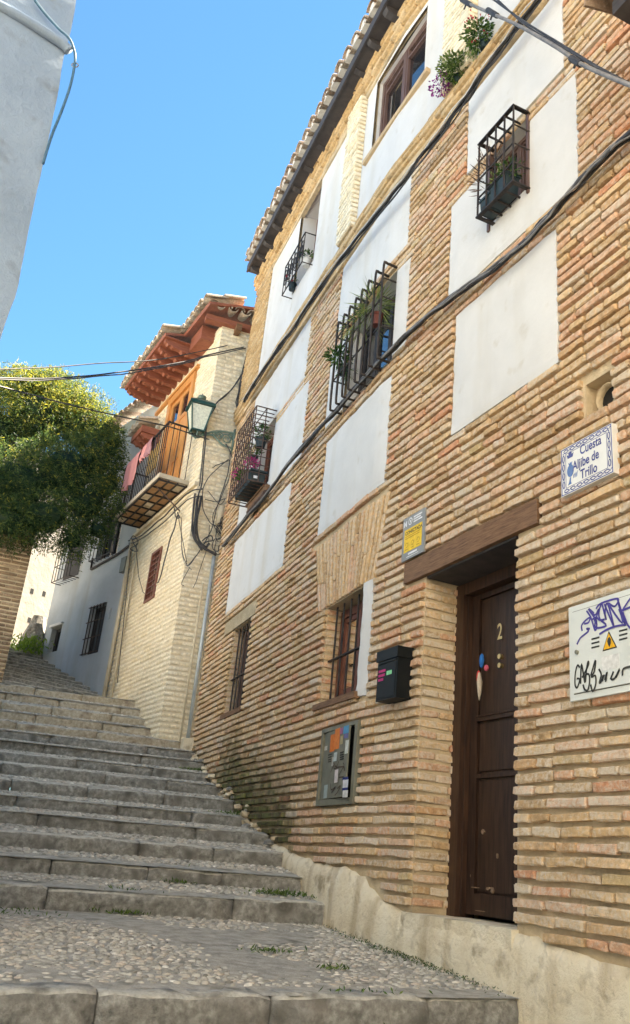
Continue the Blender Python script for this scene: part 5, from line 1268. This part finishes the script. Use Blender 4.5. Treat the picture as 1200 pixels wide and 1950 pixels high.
def lump_pts(n, ex=1.0):
    W_ = [l[3]*l[4] for l in LUMPS]
    for _ in range(n):
        l = RNG.choices(LUMPS, W_)[0]; c = aty(l[0], l[1], l[2]); v = Vector((RNG.gauss(0, 1), RNG.gauss(0, 1), RNG.gauss(0, 1))); v.normalize()
        rr = RNG.uniform(.72, 1.06)*(1+.18*fnoise(v.x*2+l[0], v.y*2, v.z*2)) if RNG.random() < .85 else RNG.uniform(.3, .8)
        yield Vector((c[0]+v.x*l[3]*rr, c[1]+v.y*l[3]*rr*.8, c[2]+v.z*l[4]*rr)), v
for p, v in lump_pts(20000):
    base = RNG.gauss(.45, .2) + (.28 if p.z > 7.3 else .1 if p.z > 6.9 else -.06) - (.1 if p.z < 5.4 else 0)  # sunlit top painted in: leaf tint yellower with height, darker low down
    tw = Vector((v.x*.7+RNG.gauss(0, .5), v.y*.7+RNG.gauss(0, .5), v.z*.5+RNG.gauss(0, .5)-.1)); tw.normalize()
    for k in range(6):
        q = p+tw*(.026*k)+Vector((0, 0, -.0018*k*k)); dv = tw*.6+Vector((RNG.gauss(0, .8), RNG.gauss(0, .8), RNG.gauss(-.25, .6)))
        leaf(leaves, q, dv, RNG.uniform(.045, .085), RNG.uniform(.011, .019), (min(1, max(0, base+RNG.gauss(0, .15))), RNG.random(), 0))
# drooping sprays at the lower edge
for (x, y) in ((112, 1045), (128, 1060), (140, 1075), (150, 1050), (165, 1060), (180, 1045), (195, 1035), (205, 1010), (215, 985), (90, 1030), (120, 1035), (172, 1035)):
    c = Vector(aty(x, y-30, 13.6))
    for s_ in range(5):
        p = c+Vector((RNG.gauss(0, .10), RNG.gauss(0, .12), RNG.uniform(-.05, .1))); dv = Vector((RNG.gauss(0, .35), RNG.gauss(0, .35), -1)).normalized()
        for k in range(13):
            q = p+dv*.024*k; leaf(leaves, q, dv*.7+Vector((RNG.gauss(0, .8), RNG.gauss(0, .8), RNG.gauss(-.2, .4))), RNG.uniform(.04, .07), .013, (RNG.uniform(.1, .6), RNG.random(), 0))
# thin upright tips on top
for k in range(260):
    x = RNG.uniform(-20, 225); y = 705 + (max(0, x-110)**1.35)*.115 + RNG.uniform(0, 22); c = Vector(aty(x, y, 14.8)); dv = Vector((RNG.gauss(0, .3), RNG.gauss(0, .3), 1)).normalized()
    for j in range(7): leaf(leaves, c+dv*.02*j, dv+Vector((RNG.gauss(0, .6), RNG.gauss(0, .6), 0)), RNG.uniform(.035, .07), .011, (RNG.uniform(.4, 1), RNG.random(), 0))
leaves.build('crown', leafmat('climber_leaves', [(0., (.022, .05, .02)), (1., (.38, .35, .04)), (.5, (.07, .115, .03)), (.75, (.16, .19, .035))], .5), cl)  # yellow end of the ramp paints the sunlight on the crown top
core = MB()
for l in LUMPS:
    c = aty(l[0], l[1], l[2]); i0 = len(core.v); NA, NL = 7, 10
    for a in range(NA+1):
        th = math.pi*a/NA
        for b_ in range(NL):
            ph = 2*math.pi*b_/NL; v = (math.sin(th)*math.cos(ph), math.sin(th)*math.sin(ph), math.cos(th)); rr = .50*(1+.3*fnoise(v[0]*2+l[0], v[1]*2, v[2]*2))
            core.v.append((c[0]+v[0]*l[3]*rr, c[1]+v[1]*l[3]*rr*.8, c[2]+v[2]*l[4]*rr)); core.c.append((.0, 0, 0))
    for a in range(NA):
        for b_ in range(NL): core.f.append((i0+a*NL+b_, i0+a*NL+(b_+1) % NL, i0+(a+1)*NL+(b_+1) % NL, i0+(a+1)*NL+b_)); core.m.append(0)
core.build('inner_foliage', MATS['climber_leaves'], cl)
for k in range(5):
    m = MB(); x0 = BC[0]-.75-.2*k; pts = [(x0, BC[1]+.9, 2.4), (x0+RNG.uniform(-.1, .1), BC[1]+.9, 4.2), (x0+RNG.uniform(-.1, .3), BC[1]+1.1, 5.4), (x0+RNG.uniform(-.1, .5), BC[1]+1.3, 6.6)]
    m.tube(smooth_path(pts, 4), [.05*(1-.045*j) for j in range(13)], 7); m.build('trunk', woodmat('vine_bark%d' % k, (.06, .045, .03), (.14, .11, .08)), cl, smooth=True)

# ================================================================== left: weathered whitewashed corner house
LC = np.array([-1.93, 4.2, 0.]); dL = np.array([-.79, -.613, 0.]); nL_ = np.array([.613, -.79, 0.]); dS = np.array([-.62, .785, 0.]); 
lh = thing('whitewashed_house', 'weathered grey-white house corner with a ledge at the top left', 'house', (LC[0]-.5, LC[1]-.2, -.6))
m = MB(); NZ_ = 90; NW = 12
EDGE = []
for ex, ey in ((175, -160), (145, 0), (134, 67), (124, 95), (114, 160), (80, 323), (57, 423), (33, 555), (2, 636), (-30, 790), (-70, 1000), (-150, 1400), (-230, 1750)):
    r_ = ray(ex, ey); P_ = r_*((LC@nL_)/(r_@nL_)); EDGE.append((P_[2], (P_-LC)@dL))
EDGE.sort()
def edge_off(z):
    zs = [e[0] for e in EDGE]; return float(np.interp(z, zs, [e[1] for e in EDGE])) + .008*fnoise(z*4, 7, 2)
for i in range(NZ_+1):
    z = -1.6+8.6*i/NZ_
    for j in range(NW+1):
        a = 5.0*j/NW; e = edge_off(z) if j == 0 else 0
        p = LC+dL*(a+e*(1-j/NW)) + nL_*(.02*fnoise(a, z, 4, )+.012*fnoise(a*3, z*3, 4)); m.v.append((p[0], p[1], z))
    p = LC+dL*edge_off(z)+dS*.05 + nL_*(-.03); m.v.append((p[0], p[1], z)); p = LC+dS*6; m.v.append((p[0], p[1], z))
n = NW+3
for i in range(NZ_):
    for j in range(NW): q = i*n+j; m.f.append((q+1, q, q+n, q+n+1)); m.m.append(0)
    q = i*n; m.f.append((q, q+NW+1, q+n+NW+1, q+n)); m.m.append(0); m.f.append((q+NW+1, q+NW+2, q+n+NW+2, q+n+NW+1)); m.m.append(0)
m.build('wall', sky_tint_wash, lh)
# ledge
m = MB(); lz = project; 
pz = aty(60, 40, 1.0)
def on_left(x, y, d=.0):
    r = ray(x, y); k = ((LC+nL_*d)@nL_)/(r@nL_); return r*k
pts = [on_left(x, y, .02) for x, y in ((-160, -70), (0, 12), (50, 40), (95, 68), (122, 86), (131, 98))]
m.tube([tuple(p) for p in smooth_path(pts, 3)], .036, 7); m.build('ledge', sky_tint_wash, lh, smooth=True)
m = MB(); pts = [on_left(x, y, .05) for x, y in ((66, 0), (85, 25), (112, 55), (131, 72), (140, 92), (143, 115), (135, 160), (118, 210), (98, 260), (82, 312))]
m.tube([tuple(p) for p in smooth_path(pts, 4)], .009, 6); tag(m.build('wall_cable', bluecable, smooth=True), 'blue-grey cable hanging off the whitewashed house corner', 'cable')
m = MB(); c = on_left(143, 124, .05); m.tube([(c[0]+.022*math.cos(t), c[1], c[2]+.018*math.sin(t)) for t in [k*math.pi/5 for k in range(10)]], .004, 5, closed=True); m.build('cable_ring', greycable, lh)
# low garden wall between the two, out of the picture
m = MB(); gpts = [(-2.15, 4.7), (-3.75, 9.0), (-4.75, 12.2)]
for (x0, y0), (x1, y1) in zip(gpts, gpts[1:]):
    z0 = .4 if y0 < 5 else 1.6; z1 = 1.6 if y0 < 5 else 3.0
    m.hexa([(x0-.3, y0, -2), (x0, y0, -2), (x1, y1, -2), (x1-.3, y1, -2), (x0-.3, y0, z0), (x0, y0, z0), (x1, y1, z1), (x1-.3, y1, z1)])
tag(m.build('garden_wall', sky_tint_wash), 'low whitewashed garden wall along the left side of the stairs', 'wall')

# ================================================================== cables
def strand(mb, pts, r, sag_=0., wob=.0, k=5, n=5):
    P = smooth_path(pts, k); ph = RNG.uniform(0, 9)
    mb.tube([(p[0]+wob*fnoise(i*.35, ph, 1), p[1]+wob*fnoise(i*.35, ph, 2), p[2]+wob*fnoise(i*.35, ph, 5)) for i, p in enumerate(P)], r, n, mi=0)
def bundle(nm, label, pix, d, radii, mats, spread=.03, wob=.018):
    t = thing(nm, label, 'cables', MF(*MP(*pix[len(pix)//2], d), d))
    for r, mt in zip(radii, mats):
        oz = RNG.uniform(-spread, spread); od = RNG.uniform(-.015, .03); m = MB(); pts = []
        for x, y in pix:
            s, z = MP(x, y, d); zz = z if s > 7.3 or z < 6.2 else z
            p = FR(s, z+oz*RNG.uniform(.5, 1.3), d+od) if s <= SB else FL(s, z+oz*RNG.uniform(.5, 1.3), d+od); pts.append(p)
        strand(m, pts, r, wob=wob); m.build('cable', mt, t, smooth=True)
    return t
bundle('cable_run', 'thick black cable bundle along the first-floor brick band', [(1270, 200), (1200, 258), (1140, 312), (1085, 370), (1040, 420), (1000, 462), (940, 512), (870, 562), (800, 616), (740, 672), (680, 736), (620, 806), (560, 872), (510, 938), (470, 985), (435, 1030), (425, 1040)], .075, (.0125, .010, .009, .010, .008, .007, .010), (cable_m, cable_m, greycable, cable_m, cable_m, greycable, cable_m), spread=.035)
bundle('cable_run', 'thinner cable bundle under the string course of the brick house', [(1050, -30), (1000, 34), (950, 100), (900, 170), (850, 242), (800, 305), (750, 372), (700, 432), (650, 495), (600, 565), (560, 625), (520, 680), (480, 740), (465, 765)], .12, (.010, .009, .007, .006, .008, .006), (cable_m, cable_m, greycable, whitecable, cable_m, cable_m), spread=.03)
m = MB(); m.tube([MF(9.05, 4.10, .06), MF(9.75, 4.08, .06)], .035, 8); tag(m.build('splice_box', rustiron), 'dark cable splice tube below the rusty window cage', 'cable box')
def near(x, y, d): s, z = MP(x, y, d); return FR(s, z, d) if s <= SB else FL(s, z, d)
m = MB(); strand(m, [near(870, -8, .16), near(900, 10, .2), near(980, 45, .28), (near(1060, 90, .36)), near(1100, 118, .4), near(1150, 142, .45), near(1250, 182, .55)], .0125, n=8)
tp = tag(m.build('overhead_cable', greycable, smooth=True), 'thick grey overhead cable crossing the top right corner', 'cable')
for x, y, d in ((1097, 116, .40), (938, 24, .24), (888, 4, .19)):
    q = MB(); a = near(x-9, y-5, d); b_ = near(x+9, y+6, d); q.tube([a, b_], .021, 8); q.tube([near(x, y+3, d), near(x-4, y+14, d)], .008, 5); q.build('clamp', cable_m, tp)
m = MB(); strand(m, [near(930, -8, .2), near(1000, 42, .28), near(1075, 88, .36), near(1140, 128, .42), near(1250, 185, .5)], .008, n=6); strand(m, [near(940, -8, .21), near(1000, 47, .285), near(1075, 92, .365), near(1140, 131, .425), near(1250, 190, .505)], .007, n=6)
tag(m.build('overhead_cable', cable_m, smooth=True), 'thin twin cable running beside the thick overhead cable', 'cable')
def span(nm, label, pix, r, mt, twin=0.):
    m = MB(); strand(m, [aty(x, y, Y) for x, y, Y in pix], r, wob=.004, n=5)
    if twin: strand(m, [aty(x, y+twin, Y-.03) for x, y, Y in pix], r*.8, wob=.012, n=5)
    return tag(m.build(nm, mt, smooth=True), label, 'cable')
span('aerial_cable', 'thin upper cable crossing the sky above the shrub', [(485, 645, 12.3), (400, 665, 11.6), (300, 685, 10.8), (200, 691, 10.2), (100, 699, 9.6), (-80, 706, 8.5)], .008, cable_m)
span('aerial_cable', 'thicker twisted cable crossing above the shrub to the cream house', [(470, 660, 12.0), (400, 675, 11.4), (350, 689, 11), (250, 706, 10.4), (150, 717, 9.8), (60, 721, 9.3), (-80, 716, 8.4)], .011, cable_m, twin=3)
span('aerial_cable', 'lowest aerial cable running from the street lamp past the balcony', [(415, 842, 12.0), (370, 828, 11.6), (320, 812, 11.2), (250, 797, 10.5), (180, 782, 9.9), (100, 762, 9.3), (40, 746, 8.9), (-80, 715, 8)], .010, cable_m)
# riser of cables and the tangle between the cream and brick houses
tg = thing('cable_tangle', 'tangle of black cables on the corner of the cream house', 'cables', S2(.2, 3.8, .1))
def s2px(x, y, d=.05):
    r = ray(x, y); o_ = np.array([C2[0], C2[1], 0.])+_sn*d; k = (o_@_sn)/(r@_sn); return tuple(r*k)
paths = [([(476, 660), (466, 700), (458, 735), (453, 765), (456, 782), (470, 760)], .016), ([(474, 664), (462, 705), (455, 745), (450, 770), (455, 790)], .012), ([(470, 700), (440, 742), (410, 770), (395, 800), (390, 850), (384, 920), (378, 945)], .014), ([(468, 705), (436, 748), (404, 776), (393, 810), (386, 870), (380, 925)], .010),
         ([(378, 945), (373, 985), (371, 1015), (378, 1035), (400, 1050), (412, 1056)], .026), ([(384, 945), (376, 990), (376, 1020), (390, 1040), (400, 1035)], .022), ([(372, 940), (367, 990), (368, 1020), (385, 1048)], .02), ([(418, 1000), (430, 1010), (420, 1035), (432, 1040), (425, 1020)], .016), ([(430, 845), (438, 862), (434, 900), (424, 935), (412, 970), (402, 1010), (380, 1050), (358, 1078)], .010), ([(432, 850), (442, 870), (436, 910), (420, 950), (405, 985), (412, 1010), (425, 1025)], .008),
         ([(436, 875), (405, 900), (388, 930), (386, 965), (400, 995), (415, 1005), (425, 1030)], .009), ([(340, 980), (345, 1020), (350, 1060), (358, 1078), (372, 1060)], .008), ([(400, 1000), (395, 1040), (380, 1090), (368, 1120)], .006), ([(404, 890), (415, 885), (437, 877)], .009), ([(390, 950), (410, 955), (428, 950)], .008), ([(395, 935), (420, 960), (430, 948)], .007), ([(362, 1080), (345, 1110), (350, 1115)], .006), ([(385, 1030), (400, 1020), (405, 1028), (388, 1034)], .012)]
for pix, r in paths:
    m = MB(); strand(m, [s2px(x, y, .06+RNG.uniform(0, .05)) for x, y in pix], r*.8, wob=.012); m.build('cable', cable_m, tg, smooth=True)
for k in range(9):
    m = MB(); cx_, cy_ = RNG.uniform(412, 432), RNG.uniform(985, 1045); pts = [s2px(cx_+RNG.uniform(4, 12)*math.cos(t*1.1), cy_+RNG.uniform(8, 22)*math.sin(t*1.1), .1+RNG.uniform(0, .05)) for t in range(6)]
    strand(m, pts, .007, wob=.01); m.build('loop', cable_m, tg, smooth=True)
m = MB(); p = s2px(424, 965, .06); m.tube([p, (p[0]-.02, p[1], p[2]-.28)], .055, 10); tag(m.build('junction_tube', creampipe, smooth=True), 'cream junction tube above the cable tangle', 'cable box')
cf = thing('wall_cables', 'cables draped across the cream house front below the balcony', 'cables', H2(1.4, 4.9, .05))
def h2px(x, y, d=.05): t, z = H2.px(x, y, d); return H2(t, z, d)
for pix, r in (([(385, 930), (365, 935), (345, 950), (318, 978), (290, 1003), (265, 1022), (245, 1030)], .016), ([(380, 945), (360, 950), (340, 968), (315, 992), (285, 1015), (262, 1030), (245, 1035)], .012), ([(245, 1030), (255, 1020), (262, 1035), (248, 1045), (262, 1050), (250, 1025)], .012), ([(340, 980), (330, 1010), (318, 1050), (305, 1100), (300, 1110)], .014), ([(345, 985), (347, 1020), (355, 1070)], .008), ([(260, 1035), (262, 1080), (270, 1120), (275, 1130)], .008), ([(250, 1035), (244, 1100), (236, 1180), (224, 1300)], .009), ([(330, 960), (336, 985), (342, 985), (338, 975)], .012), ([(365, 1085), (350, 1070), (345, 1040)], .006)):
    m = MB(); strand(m, [h2px(x, y, .05+RNG.uniform(0, .03)) for x, y in pix], r*.75, wob=.012); m.build('cable', cable_m if r > .007 else greycable, cf, smooth=True)

# ================================================================== street lamp on its bracket
a_s, a_z = MP(444, 836, .02)
def lamp_d(x, y):      # distance out of the wall where a pixel ray meets the vertical plane square to the facade at a_s
    r = ray(x, y); o_ = np.array(FL(a_s, 0, 0)); k = (o_@FL.t)/(r@FL.t); P_ = r*k; return (P_-o_)@FL.n, P_[2]
ld, lzb = lamp_d(374, 826); _, lzt = lamp_d(379, 742)
def LP(d, z, a=0.): return FL(a_s+a, z, d)
lamp = thing('street_lamp', 'green and white lantern street lamp on a scrolled iron bracket', 'street lamp', LP(.02, a_z))
gi = pmat('green_iron', [(.3, (.10, .16, .13)), (.7, (.19, .26, .21))], scale=14, rough=.55, bump=.2); dg = flat('dark_green_paint', (.015, .065, .055), .4)
m = MB(); m.tube(smooth_path([LP(0, a_z+.10), LP(ld*.5, a_z+.06), LP(ld*.95, lzb-.03), LP(ld+.05, lzb-.02)], 5), .016, 7); m.tube(smooth_path([LP(0, a_z-.16), LP(ld*.3, a_z-.13), LP(ld*.6, a_z-.02), LP(ld*.95, lzb-.04)], 5), .014, 7); m.fbox(lambda a, z, d: LP(d, z, a), -.03, .03, a_z-.22, a_z+.16, .0, .025); m.build('bracket', gi, lamp, smooth=True)
for (c_, zz, r) in ((.18, -.03, .085), (.34, .0, .06), (.47, .015, .045), (.08, .03, .05)):
    m = MB(); m.tube([LP(ld*c_*1.15+r*(1-t/30)*math.cos(t*.45), a_z+zz+r*(1-t/30)*math.sin(t*.45)) for t in range(24)], .010, 5); m.build('scroll', gi, lamp, smooth=True)
H_ = (lzt-lzb)*.86; zb0 = lzb+H_*.04; zr = lzb+H_*.66; hw0, hw1 = .092, .162
def ringq(hw, z): return [LP(ld+sx*hw, z, sy*hw) for sx, sy in ((-1, -1), (1, -1), (1, 1), (-1, 1))]
m = MB(); A_ = ringq(hw1*1.22, zr); B_ = ringq(hw1*1.18, zr+.05); C_ = ringq(.09, zr+H_*.20); D_ = ringq(.08, zr+H_*.22)
allv = A_+B_+C_+D_; m.v = allv
for i in range(3):
    for k in range(4): m.f.append((i*4+k, i*4+(k+1) % 4, (i+1)*4+(k+1) % 4, (i+1)*4+k))
m.f += [(3, 2, 1, 0), (12, 13, 14, 15)]; m.m = [0]*len(m.f); m.build('lantern_roof', dg, lamp)
m = MB(); zt = zr+H_*.22; m.tube([LP(ld, zt), LP(ld, zt+.05), LP(ld, zt+.055), LP(ld, zt+.075), LP(ld, zt+.08), LP(ld, zt+.13)], [.04, .028, .068, .064, .016, .005], 12); m.build('finial', gi, lamp, smooth=True)
lo, hi = ringq(hw0, zb0), ringq(hw1, zr)
for k in range(4): m = MB(); m.bar(lo[k], hi[k], .022); m.build('post', dg, lamp)
for k in range(4): m = MB(); m.bar(lo[k], lo[(k+1) % 4], .024); m.build('bottom_rail', dg, lamp)
milk = flat('milky_glass', (.72, .72, .58), .35)
lo2, hi2 = ringq(hw0-.006, zb0+.01), ringq(hw1-.006, zr-.005)
for k in (0, 1, 2, 3):
    m = MB(); P4 = [Vector(lo2[k]), Vector(lo2[(k+1) % 4]), Vector(hi2[(k+1) % 4]), Vector(hi2[k])]; nn = (P4[1]-P4[0]).cross(P4[3]-P4[0]).normalized()*.003
    m.hexa([tuple(p-nn) for p in P4]+[tuple(p+nn) for p in P4]); m.build('glass', milk, lamp)
m = MB(); m.tube(smooth_path([LP(ld-.08, zb0), LP(ld-.07, zb0-.06), LP(ld, zb0-.09), LP(ld+.07, zb0-.06), LP(ld+.08, zb0)], 4), .011, 6); m.tube(smooth_path([LP(ld, zb0, -.08), LP(ld, zb0-.06, -.07), LP(ld, zb0-.09), LP(ld, zb0-.06, .07), LP(ld, zb0, .08)], 4), .011, 6); m.build('cradle', gi, lamp, smooth=True)

# ================================================================== small tiled canopy at the top right
cs, cz_ = MP(1120, 20, .42)
def CP(x, y, d): s, z = MP(x, y, d); return s, z
s1c, zc1 = MP(1178, 40, .42)
cn = thing('tiled_canopy', 'dark wooden canopy with a clay tile at the top right edge', 'canopy', FR(s1c-.4, zc1, .2))
m = MB(); m.fbox(FR, s1c-1.4, s1c-.0, zc1+.02, zc1+.12, .0, .46); m.build('soffit', darkwood, cn)
for k in range(6):
    m = MB(); barrel(m, FR, s1c+.03-.21*k, zc1+.19, .54, .095, .45, .3, 1, (RNG.random()*.4, .1, 0)); m.build('cover_tile', tile_m, cn)
    m = MB(); barrel(m, FR, s1c-.075-.21*k, zc1+.21, .52, .085, .45, .3, -1, (RNG.random()*.4, .1, 0)); m.build('channel_tile', tile_m, cn)

# ================================================================== weeds in the joints of the steps
wd = leafmat('step_weeds', [(0., (.03, .06, .012)), (1., (.16, .24, .04)), (.5, (.07, .12, .02))], .25)
for lab, s, d, n_, ex in (('small dark green weed at the foot of the second kerb', 6.1, 1.45, 120, .09), ('green weed on the cobbled landing nearer the wall', 4.9, .95, 70, .08), ('smaller green weed on the landing by the kerb', 4.45, .75, 50, .06), ('weed tuft on the tread above the second kerb', 6.6, 1.0, 60, .07), ('green weeds at the foot of the bottom kerb', 3.84, .85, 160, .12), ('green weed tuft in the wall corner on the upper steps', 10.45, .12, 160, .10), ('mossy weed at the wall foot beside the middle steps', 8.55, .06, 160, .12), ('mossy weed patch on the cobbles left of the landing', 5.9, 2.25, 90, .16), ('dark green moss strip along the foot of the plinth', 4.9, .07, 900, .05), ('dark moss on the tread by the wall above the second kerb', 6.4, .25, 300, .12)):
    q = MB()
    for k in range(n_):
        ss = s+(RNG.gauss(0, .5) if n_ == 900 else RNG.gauss(0, ex*.35)); dd = d+RNG.gauss(0, ex); zz = tread_z(ss)
        leaf(q, street(ss, dd, zz+RNG.uniform(0, .01)), (RNG.gauss(0, .7), RNG.gauss(0, .7), RNG.uniform(.3, 1)), RNG.uniform(.015, .045)*(.45 if n_ == 900 else 1), .009*(.7 if n_ == 900 else 1), (RNG.random()*(.5 if n_ == 900 else 1), 0, 0))
    q.build('weed', wd, kind='stuff', label=lab)

# ================================================================== unseen house added across the street to bounce sunlight, behind the camera's left shoulder
m = MB(); m.fbox(FR, -14, .8, -2.5, 9.0, 4.35, 9.0)
oh = thing('bounce_house_opposite', 'unseen plain whitewashed house added across the lower street to bounce sunlight', 'house', FR(-5, -1.8, 5)); m.build('wall', pmat('bounce_whitewash', [(.3, (.74, .70, .62)), (.7, (.80, .77, .70))], scale=2, bump=.2, bscale=12), oh)

# ================================================================== unseen, added to bounce sun onto the facades: garden terrace behind the left-hand wall
earth = pmat('bounce_gravel', [(.3, (.40, .34, .25)), (.7, (.52, .45, .34))], scale=5, bump=.5, bscale=60, bdist=.02)
m = MB(); TP = [(-2.5, 4.9, .1), (-4.05, 9.0, 1.2), (-5.0, 12.1, 2.2), (-17, 9.0, 1.6), (-17, -3, -.2), (-7.5, 1.2, -.4)]
m.v = [(x, y, z) for x, y, z in TP] + [(x, y, -2.55) for x, y, z in TP]; m.f = [tuple(range(6))[::-1], tuple(range(6, 12))] + [(k, (k+1) % 6, 6+(k+1) % 6, 6+k) for k in range(6)]; m.m = [0]*len(m.f)
struct(m.build('bounce_terrace', earth))
gh = thing('bounce_garden_house', 'unseen white house added beyond the garden to bounce sunlight', 'house', FL(9, 1.0, 14)); m = MB(); m.fbox(FL, 2.5, 15.5, -.5, 8.5, 13.2, 18); m.build('wall', MATS['bounce_whitewash'], gh)  # out of view, added as a sunlit bounce surface
m = MB(); m.hexa([FL(2.3, 8.52, 12.9), FL(15.7, 8.52, 12.9), FL(15.7, 10, 16), FL(2.3, 10, 16), FL(2.3, 8.7, 12.9), FL(15.7, 8.7, 12.9), FL(15.7, 10.2, 16), FL(2.3, 10.2, 16)]); m.build('roof', tile_m, gh)
